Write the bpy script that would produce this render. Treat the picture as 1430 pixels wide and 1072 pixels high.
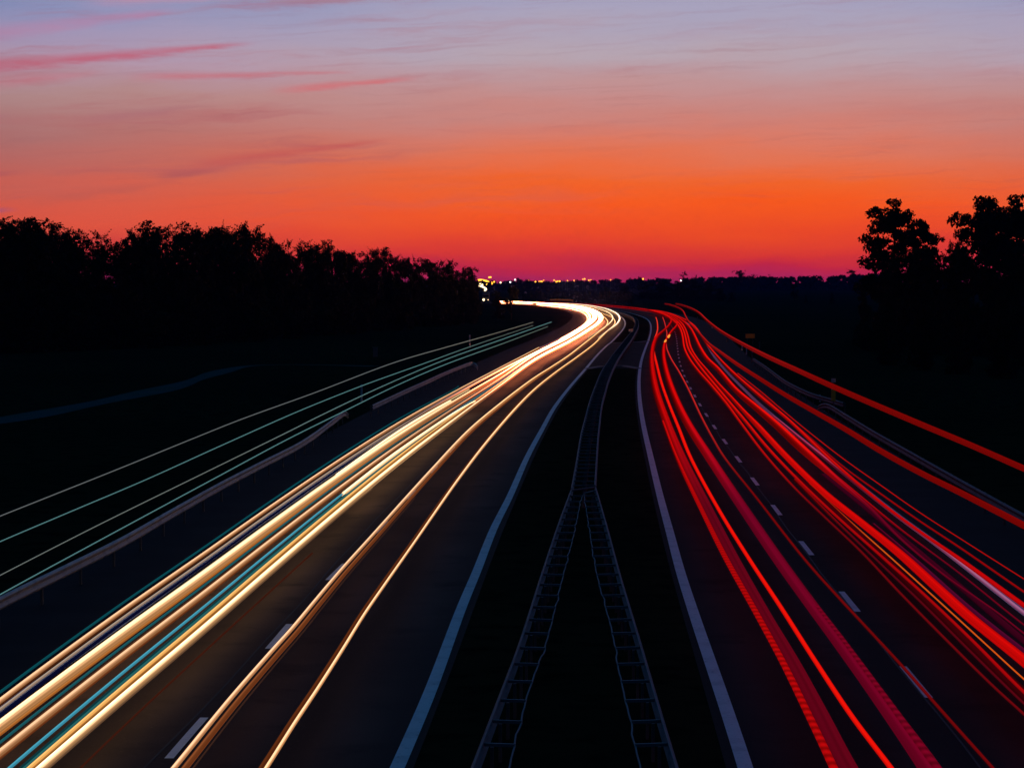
import bpy, math, random
import numpy as np
from mathutils import Vector

# ------------------------------------------------------------------ camera
S = bpy.context.scene
for o in list(bpy.data.objects):
    bpy.data.objects.remove(o)
COL = S.collection
F, CX, CY, HY, H = 3460.0, 715.0, 536.0, 394.0, 7.7      # focal length in photo pixels, centre, horizon row, eye height
PITCH = math.atan((CY - HY) / F)
cd = bpy.data.cameras.new('camera'); cam = bpy.data.objects.new('camera', cd); COL.objects.link(cam)
cd.sensor_width = 36; cd.lens = 36 * F / 1430; cd.clip_start = 0.5; cd.clip_end = 30000
cam.location = (0, 0, H); cam.rotation_euler = (math.pi / 2 - PITCH, 0, 0)
S.camera = cam
S.render.resolution_x = 1024; S.render.resolution_y = 767
S.view_settings.view_transform = 'Standard'; S.view_settings.look = 'None'
S.view_settings.exposure = 0; S.view_settings.gamma = 1
S.render.engine = 'CYCLES'
S.cycles.max_bounces = 5; S.cycles.diffuse_bounces = 2; S.cycles.volume_bounces = 0
S.cycles.transparent_max_bounces = 16
S.cycles.sample_clamp_indirect = 4

def lin(r, g, b):
    f = lambda c: c / 12.92 if c <= .04045 else ((c + .055) / 1.055) ** 2.4
    return (f(r / 255), f(g / 255), f(b / 255), 1)

# ------------------------------------------------------------------ world: afterglow
W = bpy.data.worlds.new('World'); S.world = W; W.use_nodes = True
nt = W.node_tree; nt.nodes.clear()
class NB:
    """tiny node-graph builder"""
    def __init__(s, t): s.t = t
    def n(s, kind, **kw):
        n = s.t.nodes.new(kind)
        for k, v in kw.items(): setattr(n, k, v)
        return n
    def put(s, sock, v):
        if isinstance(v, bpy.types.NodeSocket): s.t.links.new(v, sock)
        else: sock.default_value = v
    def m(s, op, *a, clamp=False):
        n = s.n('ShaderNodeMath', operation=op, use_clamp=clamp)
        for i, v in enumerate(a): s.put(n.inputs[i], v)
        return n.outputs[0]
    def rng(s, v, a, b, c=0., d=1., smooth=False):
        n = s.n('ShaderNodeMapRange', interpolation_type='SMOOTHSTEP' if smooth else 'LINEAR', clamp=True)
        for i, q in enumerate((v, a, b, c, d)): s.put(n.inputs[i], q)
        return n.outputs[0]
    def mix(s, f, a, b, bt='MIX'):
        n = s.n('ShaderNodeMix', data_type='RGBA', blend_type=bt)
        s.put(n.inputs[0], f); s.put(n.inputs[6], a); s.put(n.inputs[7], b)
        return n.outputs[2]
    def ramp(s, v, stops):
        n = s.n('ShaderNodeValToRGB'); e = n.color_ramp.elements
        while len(e) > 1: e.remove(e[-1])
        for i, (p, c) in enumerate(stops):
            q = e[0] if i == 0 else e.new(p)
            q.position = p; q.color = c
        s.put(n.inputs[0], v); return n.outputs[0]
    def noise(s, vec, scale, detail=4, rough=.55):
        n = s.n('ShaderNodeTexNoise'); n.inputs['Scale'].default_value = scale
        n.inputs['Detail'].default_value = detail; n.inputs['Roughness'].default_value = rough
        if vec is not None: s.put(n.inputs['Vector'], vec)
        return n.outputs['Fac']
    def comb(s, x, y, z):
        n = s.n('ShaderNodeCombineXYZ')
        for i, v in enumerate((x, y, z)): s.put(n.inputs[i], v)
        return n.outputs[0]

def build_world():
    b = NB(nt)
    sep = b.n('ShaderNodeSeparateXYZ')
    tc = b.n('ShaderNodeTexCoord')
    nt.links.new(tc.outputs['Generated'], sep.inputs[0])
    x, y, z = sep.outputs
    el = b.m('MULTIPLY', b.m('ARCSINE', z), 180 / math.pi)
    az = b.m('MULTIPLY', b.m('ARCTAN2', x, y), 180 / math.pi)
    # slow waviness so the colour bands are not ruled lines
    wav = b.noise(b.comb(b.m('MULTIPLY', az, .16), b.m('MULTIPLY', el, .9), 3.1), 1.0, 5, .6)
    elw = b.m('ADD', el, b.m('MULTIPLY', b.m('SUBTRACT', wav, .5), 1.1))
    t = b.rng(elw, -.5, 9.5)
    pos = lambda e: (e + .5) / 10
    py = lambda v: pos(math.degrees((HY - v) / F))
    mid = b.ramp(t, [(py(400), lin(150, 34, 94)), (py(388), lin(188, 40, 90)), (py(375), lin(208, 42, 70)), (py(355), lin(230, 58, 50)),
                     (py(325), lin(243, 76, 36)), (py(290), lin(252, 91, 28)), (py(255), lin(246, 102, 42)), (py(215), lin(230, 118, 86)),
                     (py(165), lin(205, 134, 126)), (py(115), lin(194, 150, 152)), (py(75), lin(184, 166, 178)), (py(20), lin(170, 164, 190)),
                     (py(-60), lin(150, 150, 190)), (1, lin(110, 118, 172))])
    side = b.ramp(t, [(py(400), lin(110, 30, 90)), (py(380), lin(184, 46, 84)), (py(350), lin(214, 66, 64)), (py(310), lin(228, 88, 66)),
                      (py(280), lin(216, 94, 76)), (py(240), lin(192, 104, 96)), (py(190), lin(176, 114, 112)), (py(140), lin(178, 138, 138)),
                      (py(95), lin(178, 150, 172)), (py(45), lin(160, 150, 184)), (py(0), lin(128, 142, 186)), (py(-60), lin(96, 122, 178)), (1, lin(74, 98, 160))])
    far = b.m('ABSOLUTE', b.m('SUBTRACT', az, 4.0))
    c = b.mix(b.rng(far, 2.5, 16, smooth=True), mid, side)
    # soft cirrus: broad dull bands, then named thin pink streaks
    warp = b.noise(b.comb(b.m('MULTIPLY', az, .35), b.m('MULTIPLY', el, 1.6), 9.0), 1.0, 4, .6)
    elc = b.m('ADD', el, b.m('MULTIPLY', b.m('SUBTRACT', warp, .5), .55))
    tilt = b.m('SUBTRACT', elc, b.m('MULTIPLY', az, .055))
    bands = b.noise(b.comb(b.m('MULTIPLY', az, .12), b.m('MULTIPLY', tilt, 1.9), 5.5), 1.0, 6, .62)
    lo = b.rng(bands, .50, .72, smooth=True)
    hi = b.m('MULTIPLY', b.rng(el, .9, 2.2, smooth=True), b.rng(el, 12, 7, smooth=True))
    left = b.rng(az, 9, -8, .3, 1, smooth=True)
    c = b.mix(b.m('MULTIPLY', b.m('MULTIPLY', lo, hi), b.m('MULTIPLY', left, .50)), c, lin(176, 92, 100))
    fine = b.noise(b.comb(b.m('MULTIPLY', az, .30), b.m('MULTIPLY', tilt, 9), 2.0), 1.0, 4, .6)
    c = b.mix(b.m('MULTIPLY', b.m('MULTIPLY', b.rng(fine, .5, .75, smooth=True), hi), .14), c, lin(150, 80, 90))
    wisp = b.noise(b.comb(b.m('MULTIPLY', az, .9), b.m('MULTIPLY', el, 6), 7.0), 1.0, 5, .65)
    ws = b.m('MULTIPLY', b.m('SUBTRACT', wisp, .5), .16)
    def streak(c, x0, y0, x1, y1, half, colour, amt, fade=1.4):
        a0, a1 = math.degrees((x0 - CX) / F), math.degrees((x1 - CX) / F)
        e0, e1 = math.degrees((HY - y0) / F), math.degrees((HY - y1) / F)
        sl = (e1 - e0) / (a1 - a0)
        dl = b.m('SUBTRACT', b.m('ADD', el, ws), b.m('ADD', b.m('MULTIPLY', b.m('SUBTRACT', az, a0), sl), e0))
        h = math.degrees(half / F)
        taper = b.rng(az, a0 - fade, a1 + .3, h * 1.5, h * .45)
        g = b.rng(b.m('DIVIDE', b.m('ABSOLUTE', dl), taper), 1.5, 0, 0, 1, True)
        ends = b.m('MULTIPLY', b.rng(az, a0 - fade, a0, smooth=True), b.rng(az, a1 + .35, a1 - min(fade, .9), smooth=True))
        tex = b.rng(wisp, .25, .6, .45, 1)
        return b.mix(b.m('MULTIPLY', b.m('MULTIPLY', g, ends), b.m('MULTIPLY', tex, amt)), c, colour)
    c = streak(c, -60, 108, 350, 66, 9, lin(192, 92, 114), .80, 1.8)
    c = streak(c, 0, 58, 250, 22, 10, lin(186, 128, 164), .55)
    c = streak(c, 190, 8, 460, -6, 8, lin(200, 140, 166), .5)
    c = streak(c, 40, 120, 150, 108, 8, lin(200, 112, 126), .45)
    c = streak(c, 250, 112, 490, 104, 5, lin(202, 104, 114), .6)
    c = streak(c, 450, 124, 578, 112, 5, lin(214, 104, 110), .7)
    c = streak(c, 180, 165, 300, 150, 7, lin(172, 108, 118), .45)
    c = streak(c, 330, 225, 540, 197, 7, lin(196, 86, 86), .6)
    c = streak(c, 250, 246, 300, 240, 6, lin(168, 84, 92), .6, .6)
    c = streak(c, 110, 276, 240, 258, 8, lin(190, 92, 84), .5)
    c = streak(c, -60, 301, 22, 296, 6, lin(120, 84, 140), .75, .5)
    c = streak(c, -60, 252, 40, 244, 5, lin(170, 84, 96), .5, .6)
    c = streak(c, -60, 176, 20, 168, 5, lin(170, 104, 120), .5, .6)
    # the rest of the dome: blue dusk overhead, dark behind the camera
    up = b.rng(el, 8, 35, smooth=True)
    c = b.mix(up, c, (0, .092, .26, 1))
    back = b.rng(b.m('ABSOLUTE', b.m('SUBTRACT', az, 3)), 12, 32, smooth=True)
    c = b.mix(b.m('MULTIPLY', back, b.rng(el, 80, 45)), c, (.001, .011, .036, 1))
    c = b.mix(b.rng(el, -.6, -1.2), c, (.004, .005, .010, 1))
    bg = b.n('ShaderNodeBackground'); b.put(bg.inputs[0], c); bg.inputs[1].default_value = 1.0
    out = b.n('ShaderNodeOutputWorld'); nt.links.new(bg.outputs[0], out.inputs[0])
build_world()

# ------------------------------------------------------------------ helpers
def tag(o, label=None, cat=None, group=None, kind=None):
    if label: o['label'] = label
    if cat: o['category'] = cat
    if group: o['group'] = group
    if kind: o['kind'] = kind
    return o
def ray(px, py):
    x, yv = (px - CX) / F, (CY - py) / F
    c, s = math.cos(PITCH), math.sin(PITCH)
    return x, c + yv * s, -s + yv * c
def ground(px, py, z=0.):
    """point of the plane at height z seen at a photo pixel"""
    x, y, zz = ray(px, py)
    t = (z - H) / zz
    return np.array((x * t, y * t, z))
def stand(px, py_base, z=0.):
    return ground(px, py_base, z)
def at_depth(px, py, Y):
    x, y, zz = ray(px, py)
    t = Y / y
    return np.array((x * t, Y, H + zz * t))
def spline(pts, step=4.0):
    """centripetal Catmull-Rom through rows of numbers; first two columns give the arc length"""
    P = np.array(pts, float)
    P = np.vstack([2 * P[0] - P[1], P, 2 * P[-1] - P[-2]])
    out = []
    for i in range(1, len(P) - 2):
        p0, p1, p2, p3 = P[i - 1:i + 3]
        d = lambda a, c: max(1e-4, math.hypot(*(a - c)[:2])) ** .5
        t0 = 0; t1 = d(p0, p1); t2 = t1 + d(p1, p2); t3 = t2 + d(p2, p3)
        n = max(2, int(math.hypot(*(p2 - p1)[:2]) / step) + 1)
        for k in range(n):
            t = t1 + (t2 - t1) * k / n
            A1 = (t1 - t) / (t1 - t0) * p0 + (t - t0) / (t1 - t0) * p1
            A2 = (t2 - t) / (t2 - t1) * p1 + (t - t1) / (t2 - t1) * p2
            A3 = (t3 - t) / (t3 - t2) * p2 + (t - t2) / (t3 - t2) * p3
            B1 = (t2 - t) / (t2 - t0) * A1 + (t - t0) / (t2 - t0) * A2
            B2 = (t3 - t) / (t3 - t1) * A2 + (t - t1) / (t3 - t1) * A3
            out.append((t2 - t) / (t2 - t1) * B1 + (t - t1) / (t2 - t1) * B2)
    out.append(P[-2])
    return np.array(out)
def unproj(pts, z=0., step=4.0):
    return np.array([ground(p[0], p[1], z) for p in spline(pts, step)])
def resample(W3, ds):
    d = np.r_[0, np.cumsum(np.linalg.norm(np.diff(W3, axis=0), axis=1))]
    s = np.arange(0, d[-1], ds)
    return np.stack([np.interp(s, d, W3[:, k]) for k in range(3)], 1)
def smooth(W3, ds, k):
    P = resample(W3, ds)
    w = np.hanning(2 * k + 3)[1:-1]; w /= w.sum()
    a = np.vstack([2 * P[0] - P[k:0:-1], P, 2 * P[-1] - P[-2:-k - 2:-1]])
    return np.stack([np.convolve(a[:, i], w, 'valid') for i in range(3)], 1)
def run_back(P, length, n=14):
    d = P[0] - P[3]; d = d / np.linalg.norm(d)
    return np.vstack([[P[0] + d * length * (1 - k / n) for k in range(n)], P])
def tangents(P):
    T = np.gradient(P, axis=0); return T / np.linalg.norm(T, axis=1)[:, None]
def offset(P, d):
    T = tangents(P); N = np.stack([T[:, 1], -T[:, 0], 0 * T[:, 0]], 1)     # right-hand normal
    return P + N * (np.asarray(d)[:, None] if np.ndim(d) else d)
class MB:
    def __init__(s): s.v = []; s.f = []
    def add(s, vs, fs):
        b = len(s.v); s.v += [tuple(map(float, q)) for q in vs]; s.f += [tuple(b + i for i in q) for q in fs]
    def box(s, c, size, rz=0.):
        hx, hy, hz = [q / 2 for q in size]; ca, sa = math.cos(rz), math.sin(rz)
        vs = [(c[0] + x * ca - y * sa, c[1] + x * sa + y * ca, c[2] + z) for z in (-hz, hz) for x, y in ((-hx, -hy), (hx, -hy), (hx, hy), (-hx, hy))]
        s.add(vs, [(3, 2, 1, 0), (4, 5, 6, 7), (0, 1, 5, 4), (1, 2, 6, 5), (2, 3, 7, 6), (3, 0, 4, 7)])
    def tube(s, pts, rad, n=8, caps=True):
        P = np.array(pts, float); T = tangents(P); R = np.broadcast_to(np.asarray(rad, float), (len(P),))
        vs = []
        for p, t, r in zip(P, T, R):
            up = np.array((0, 0, 1.)) if abs(t[2]) < .9 else np.array((0, 1., 0))
            u = np.cross(t, up); u /= np.linalg.norm(u); w = np.cross(u, t)
            for k in range(n):
                a = 2 * math.pi * k / n; vs.append(p + r * (u * math.cos(a) + w * math.sin(a)))
        fs = [(i * n + k, i * n + (k + 1) % n, (i + 1) * n + (k + 1) % n, (i + 1) * n + k) for i in range(len(P) - 1) for k in range(n)]
        if caps: fs += [tuple(range(n))[::-1], tuple((len(P) - 1) * n + k for k in range(n))]
        s.add(vs, fs)
    def strip(s, A, B):
        n = len(A); s.add(list(A) + list(B), [(i, n + i, n + i + 1, i + 1) for i in range(n - 1)])
    def sweep(s, P, prof, caps=True):
        """prof: closed outline in (right, up) carried along the polyline P"""
        T = tangents(P); n = len(prof); vs = []
        for p, t in zip(P, T):
            r = np.array((t[1], -t[0], 0)); r /= np.linalg.norm(r)
            for a, h in prof: vs.append(p + r * a + np.array((0, 0, h)))
        fs = [(i * n + k, i * n + (k + 1) % n, (i + 1) * n + (k + 1) % n, (i + 1) * n + k) for i in range(len(P) - 1) for k in range(n)]
        if caps: fs += [tuple(range(n))[::-1], tuple((len(P) - 1) * n + k for k in range(n))]
        s.add(vs, fs)
    def build(s, name, mat, parent=None, loc=None, sm=False):
        me = bpy.data.meshes.new(name); v = np.array(s.v)
        if loc is not None: v = v - np.array(loc)
        me.from_pydata(v.tolist(), [], s.f); me.materials.append(mat)
        if sm: me.shade_smooth()
        o = bpy.data.objects.new(name, me); COL.objects.link(o)
        if loc is not None and parent is None: o.location = loc
        if parent: o.parent = parent
        return o
def empty(name, loc, rz=0.):
    o = bpy.data.objects.new(name, None); COL.objects.link(o); o.location = loc; o.rotation_euler = (0, 0, rz)
    o.empty_display_size = .3
    return o
def copy_tree(o, parent=None):
    c = o.copy(); COL.objects.link(c)
    if parent: c.parent = parent
    for ch in o.children: copy_tree(ch, c)
    return c

# ------------------------------------------------------------------ materials
def mat(name, base, rough=.8, metal=0., noise=None, bump=None, spec=.5):
    """noise = [(scale, second colour, lo, hi), ...] laid over the base in object space"""
    m = bpy.data.materials.new(name); m.use_nodes = True
    t = m.node_tree; b = NB(t); p = t.nodes['Principled BSDF']
    p.inputs['Roughness'].default_value = rough; p.inputs['Metallic'].default_value = metal
    p.inputs['Specular IOR Level'].default_value = spec
    tc = b.n('ShaderNodeTexCoord').outputs['Object']
    c = tuple(base) + (1,)
    for sc, c2, lo, hi in noise or []:
        c = b.mix(b.rng(b.noise(tc, sc, 5, .6), lo, hi, smooth=True), c, tuple(c2) + (1,))
    b.put(p.inputs['Base Color'], c)
    if bump:
        bn = b.n('ShaderNodeBump'); bn.inputs['Strength'].default_value = bump[1]; bn.inputs['Distance'].default_value = bump[2]
        b.put(bn.inputs['Height'], b.noise(tc, bump[0], 6, .7)); t.links.new(bn.outputs[0], p.inputs['Normal'])
    return m
def glow_mat(name, colour, strength):
    m = bpy.data.materials.new(name); m.use_nodes = True; t = m.node_tree; t.nodes.clear()
    e = t.nodes.new('ShaderNodeEmission'); e.inputs[0].default_value = colour; e.inputs[1].default_value = strength
    t.links.new(e.outputs[0], t.nodes.new('ShaderNodeOutputMaterial').inputs[0]); return m
M = {}
def asphalt_mat(k=(1, 1, 1)):
    q = lambda *c: (c[0] * k[0], c[1] * k[1], c[2] * k[2], 1)
    m = mat('asphalt', (.036, .031, .029), .95, bump=(60, .5, .01), spec=.04); t = m.node_tree; b = NB(t); p = t.nodes['Principled BSDF']
    tc = b.n('ShaderNodeTexCoord').outputs['Object']; la = b.n('ShaderNodeAttribute', attribute_name='lane_pos').outputs['Fac']
    wob = b.m('MULTIPLY', b.m('SUBTRACT', b.noise(tc, .06, 3), .5), .8)
    ph = b.m('MULTIPLY', b.m('ADD', b.m('ADD', la, wob), -.85), 2 * math.pi / 1.82)
    track = b.m('MULTIPLY', b.m('ADD', b.m('MULTIPLY', b.m('COSINE', ph), .5), .5), b.rng(b.noise(tc, .11, 4), .3, .65))
    c = b.mix(track, q(.031, .027, .027), q(.060, .050, .047))
    drip = b.rng(b.m('ABSOLUTE', b.m('SUBTRACT', b.m('MODULO', b.m('ADD', la, wob), 3.75), 1.87)), .45, .0, 0, .5, True)
    c = b.mix(drip, c, (.020, .019, .019, 1))
    for sc, c2, lo, hi in [(.05, (.050, .043, .040), .5, .75), (.5, (.024, .022, .022), .5, .75), (14, (.07, .064, .06), .58, .8), (40, (.014, .013, .013), .58, .75)]:
        c = b.mix(b.rng(b.noise(tc, sc, 5, .6), lo, hi, smooth=True), c, q(*c2))
    b.put(p.inputs['Base Color'], c); return m
M['asphalt'] = asphalt_mat()
M['old_asphalt'] = asphalt_mat((1.7, 1.42, 1.3))      # asphalt with headlight spill put into its lighter, browner colour; left carriageway
M['shoulder'] = mat('shoulder_asphalt', (.022, .022, .023), .95, noise=[(.4, (.03, .03, .031), .4, .7), (14, (.04, .039, .038), .58, .8)], bump=(60, .5, .01), spec=.04)
M['paint'] = mat('road_paint', (.80, .80, .79), .8, noise=[(1.3, (.66, .66, .65), .45, .7), (9, (.40, .40, .40), .58, .74)], spec=.1)
M['grass'] = mat('ground_grass', (.046, .025, .012), 1, noise=[(.02, (.028, .018, .009), .4, .65), (.9, (.014, .009, .005), .45, .7)], spec=0)
M['dirt'] = mat('track_gravel', (.09, .088, .085), 1, spec=0, noise=[(.25, (.08, .085, .06), .45, .7)])
M['galv'] = mat('galvanised_steel', (.72, .61, .53), .6, 0., noise=[(1.2, (.52, .43, .37), .45, .7), (30, (.38, .38, .38), .6, .8)])  # headlight glow put into the steel's lighter, warm colour; left rails only
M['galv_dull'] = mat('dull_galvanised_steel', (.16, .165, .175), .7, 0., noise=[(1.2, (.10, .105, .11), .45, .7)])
M['steel_dark'] = mat('weathered_steel', (.10, .10, .11), .7, 0., noise=[(3, (.06, .06, .06), .5, .7)])
M['white_plastic'] = mat('white_plastic', (.75, .75, .72), .5, noise=[(6, (.5, .5, .48), .5, .75)])
M['yellow'] = mat('yellow_sign', (.95, .56, .04), .5, noise=[(5, (.62, .32, .03), .5, .75)])
M['yellow_dim'] = mat('yellow_ochre_sign', (.90, .46, .05), .55, noise=[(5, (.5, .25, .03), .5, .75)])
M['pale'] = mat('pale_sign', (.70, .68, .60), .5)
M['grey_plate'] = mat('grey_plate', (.55, .56, .58), .5)
M['black'] = mat('black_rubber', (.02, .02, .02), .7)
M['red'] = mat('red_reflector', (.5, .03, .02), .3)
M['leaf'] = mat('leaf', (.026, .034, .014), .9, noise=[(.35, (.014, .02, .008), .4, .65)], spec=.1)
M['pine'] = mat('pine_needles', (.018, .026, .014), .9, noise=[(.35, (.010, .015, .008), .4, .65)], spec=.1)
M['farleaf'] = mat('far_leaf', (.03, .036, .03), .95, noise=[(.03, (.018, .022, .018), .4, .65)], spec=.1)
M['scrub'] = mat('dry_scrub', (.07, .06, .035), .95, noise=[(.5, (.035, .03, .018), .4, .65)], spec=.1)
M['bark'] = mat('bark', (.05, .04, .032), .95, noise=[(4, (.025, .02, .017), .4, .7)], spec=.1)
M['cab'] = mat('truck_white', (.24, .25, .25), .4)
M['glass'] = mat('dark_glass', (.02, .02, .025), .1)
M['cabinet'] = mat('cabinet_grey', (.10, .105, .12), .6)
M['lamp_yellow'] = glow_mat('sodium_lamp', (1, .38, .03, 1), 3.5)
M['lamp_white'] = glow_mat('white_lamp', (1, .72, .36, 1), 4)
M['lamp_pale'] = glow_mat('pale_lamp', (.9, .85, .8, 1), 3)
M['amber'] = glow_mat('amber_flash', (1, .33, .04, 1), 1.1)

# ------------------------------------------------------------------ ground and roads
def sheet(name, A, B, m, z, kind='structure', lat=None):
    mb = MB(); A = A.copy(); B = B.copy(); A[:, 2] = z; B[:, 2] = z
    mb.strip(A, B); o = mb.build(name, m); tag(o, kind=kind)
    if lat:
        at = o.data.attributes.new('lane_pos', 'FLOAT', 'POINT'); at.data.foreach_set('value', [lat[0]] * len(A) + [lat[1]] * len(B))
    return o
g = MB(); R = 14000; n = 28
for i in range(n + 1):
    for j in range(n + 1): g.v.append(((i / n * 2 - 1) * R, (j / n * 2 - 1) * R, 0.))
g.f = [(i * (n + 1) + j, (i + 1) * (n + 1) + j, (i + 1) * (n + 1) + j + 1, i * (n + 1) + j + 1) for i in range(n) for j in range(n)]
tag(g.build('ground', M['grass']), kind='structure')

LI = [(520, 1150), (556, 1070), (600, 968), (645, 848), (665.5, 799), (689.3, 739), (711.7, 694), (736.3, 638.4), (758.4, 597.3), (771.7, 573), (785, 554), (800, 535.5), (819, 513.8),
      (833.3, 496.8), (847, 483), (853.2, 478.2), (861.6, 469.7), (867.2, 463.4), (871.4, 457.6), (873, 452), (872, 447.5), (867.5, 442.3), (857, 437.2), (840, 432.6), (815, 428.6), (785, 425.9), (750, 424.1), (712, 423), (660, 422)]
RI = [(1064, 1150), (1040, 1070), (1018, 1002), (995, 934), (971.2, 864), (950.1, 798), (935.6, 744), (922.1, 694), (908.7, 638.4), (898.2, 592), (893.2, 557), (892.4, 530), (895.3, 505.5),
      (900.9, 487.6), (906.4, 473), (909, 462), (908.6, 453), (905.7, 447.5), (901.3, 444.3), (894, 441.3), (884, 438.3), (868, 434.6), (845, 431), (815, 427.8), (785, 425.3), (750, 423.6), (712, 422.6), (660, 421.6)]
RO = [(1500, 909), (1430, 855.4), (1367.3, 806.4), (1307.3, 760), (1258.2, 724), (1214.6, 690), (1170.9, 655), (1121.8, 615.4), (1086.4, 586.5), (1056, 560.3), (1035, 539.8), (1016.8, 521.2), (1003.5, 506),
      (996.5, 496.9), (989.7, 485.7), (981, 471), (972, 460), (960, 451.5), (943, 443.2), (920, 437), (890, 432.4), (855, 429.3), (815, 426.8), (785, 424.8), (750, 423.2), (712, 422.3), (660, 421.4)]
DR = [(1340, 1027), (1278, 952), (1186, 840.4), (1125.9, 766), (1085, 713.6), (1055, 674), (1032, 643), (1013.4, 618.4), (999, 598.5), (988, 582), (979.1, 568), (971.8, 555.7), (966, 545.6), (961.2, 536.3),
      (957, 528.2), (954.4, 521.5), (950, 509.2), (947.2, 494.9), (946, 484), (944.7, 473), (942.5, 464), (937.5, 455), (930, 448), (920, 442.5), (900, 437)]
DL = [(190, 1114), (236, 1060), (284.5, 1004), (372, 910), (401, 876), (455, 814), (477, 792), (519, 750), (573, 690.5), (605, 656), (656, 602), (702, 564), (746, 530), (773, 513), (797, 497.5), (812, 486.5), (826, 474.5), (840, 463), (847, 455.5), (849, 450), (847, 445), (840, 440), (830, 435)]
bk = lambda P: run_back(P, 75)
wLI = smooth(bk(unproj(LI)), 3, 8); wRI = smooth(bk(unproj(RI)), 3, 8)
def upto(P, ymax): return P
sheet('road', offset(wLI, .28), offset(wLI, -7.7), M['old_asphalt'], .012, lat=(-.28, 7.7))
sheet('hard_shoulder', offset(wLI, -7.7), offset(wLI, -10.9), M['shoulder'], .012)
sheet('road', offset(wRI, -.28), offset(wRI, 7.95), M['asphalt'], .012, lat=(-.28, 7.95))
sheet('hard_shoulder', offset(wRI, 7.95), offset(wRI, 11.0), M['shoulder'], .012)
ROADL, ROADR = bpy.data.objects['road'], bpy.data.objects['road.001']
def line(P, w, parent, z=.022):
    mb = MB(); A = offset(P, -w / 2); B = offset(P, w / 2); A[:, 2] = z; B[:, 2] = z
    mb.strip(A, B); return mb.build('edge_line', M['paint'], parent)
line(resample(bk(unproj(LI)), 1.5), .24, ROADL); line(resample(bk(unproj(RI)), 1.5), .25, ROADR)
line(resample(bk(unproj(RO)), 1.5), .26, ROADR)
line(offset(wLI, -7.55), .24, ROADL)
def dashes(px, parent, first_y, count):
    P = resample(unproj(px), .25)
    i0 = int(np.argmin(np.abs(P[:, 1] - first_y)))
    step, ln = int(12 / .25), int(3.9 / .25)
    for k in range(-1, count):
        a = i0 + k * step
        if a < 0 or a + ln >= len(P): continue
        seg = P[a:a + ln + 1:5]; mb = MB(); A = offset(seg, -.075); B = offset(seg, .075); A[:, 2] = .024; B[:, 2] = .024
        mb.strip(A, B); mb.build('lane_dash', M['paint'], parent)
dashes(DR, ROADR, ground(1300, 975)[1], 36)
dashes(DL, ROADL, ground(235, 1062)[1], 11)
def seam(P, off, w, parent, m, a=0, e=None, z=.019):
    Q = offset(P, off)[a:e]; s_ = np.arange(len(Q)); Q = Q.copy(); lat = .03 * np.sin(s_ * .37 + off) + .02 * np.sin(s_ * 1.3 + off)
    Q = offset(Q, lat); mb = MB(); A = offset(Q, -w / 2); B = offset(Q, w / 2); A[:, 2] = z; B[:, 2] = z; mb.strip(A, B); mb.build('joint_seam', m, parent)
M['bitumen'] = mat('bitumen', (.012, .012, .012), .7, spec=.2)
for off in (-3.95, -7.25): seam(wLI, off, .04, ROADL, M['bitumen'])
for off in (3.72,): seam(wRI, off, .04, ROADR, M['bitumen'])
# emergency crossing paved across the median, with its pale end kerbs
ia = [int(np.argmin(np.abs(P[:, 1] - Y))) for P, Y in ((wLI, 222), (wLI, 318), (wRI, 222), (wRI, 322))]
nn = 30
A = np.array([wLI[int(a)] for a in np.linspace(ia[0], ia[1], nn)]); B = np.array([wRI[int(a)] for a in np.linspace(ia[2], ia[3], nn)])
sheet('median_crossing', offset(A, .25), offset(B, -.25), M['shoulder'], .016)
for pts in ([(820, 514.8), (840, 511.6), (858, 511), (868, 510.5), (880, 512.4), (892, 514.6)], [(858, 478.8), (876, 478), (890, 477.6), (905, 476.2)]):
    P = resample(unproj(pts, .03), .5); mb = MB(); mb.sweep(P, [(-.35, -.02), (.35, -.02), (.35, .03), (-.35, .03)])
    tag(mb.build('kerb', mat('kerb_concrete', (.15, .15, .15), .9)), kind='structure')
# pale track crossing the dark field on the left
P = smooth(unproj([(-60, 596), (0, 588), (101, 569), (201.5, 549), (250, 537.5), (285.5, 526), (315, 517), (340, 511.5), (369.5, 508.6), (420, 508.8), (480, 510), (540, 512)]), 2, 4)
w = 1.9 + .5 * np.sin(np.arange(len(P)) * .35) + .4 * np.sin(np.arange(len(P)) * .11)
sheet('path', offset(P, -w / 2), offset(P, w / 2), M['dirt'], .01)

# ------------------------------------------------------------------ guard rails
WPROF = [(0, .75), (.02, .735), (.05, .70), (.055, .68), (.02, .62), (.0, .595), (.02, .57), (.055, .51), (.05, .49), (.02, .455), (0, .44),
         (-.012, .445), (.008, .465), (.036, .495), (.04, .505), (.008, .565), (-.014, .595), (.008, .625), (.04, .685), (.036, .695), (.008, .725), (-.012, .745)]
def wprof(side): return [(a * side, h) for a, h in (WPROF if side > 0 else WPROF[::-1])]
def rail_beam(P, side, droop=0, m=None):
    P = P.copy(); P[:, 2] = 0
    if droop:
        k = min(6, len(P) - 1)
        for q in range(k): P[-1 - q, 2] -= .34 * (1 - q / k) ** 2
    mb = MB(); mb.sweep(P, wprof(side)); return mb
def posts(P, gap, side, root, ymax=1e9, back=.09):
    Q = resample(P, gap)
    T = tangents(Q)
    for p, t in zip(Q, T):
        r = np.array((t[1], -t[0], 0)); rz = math.atan2(t[1], t[0]); c = p - r * side * back
        mb = MB(); mb.box((c[0], c[1], .35), (.10, .06, .72), rz)
        mb.box((c[0] + r[0] * side * (back - .03) * .6, c[1] + r[1] * side * (back - .03) * .6, .60), (.07, .05, .2), rz)
        mb.build('post', M['steel_dark'], root)
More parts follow.
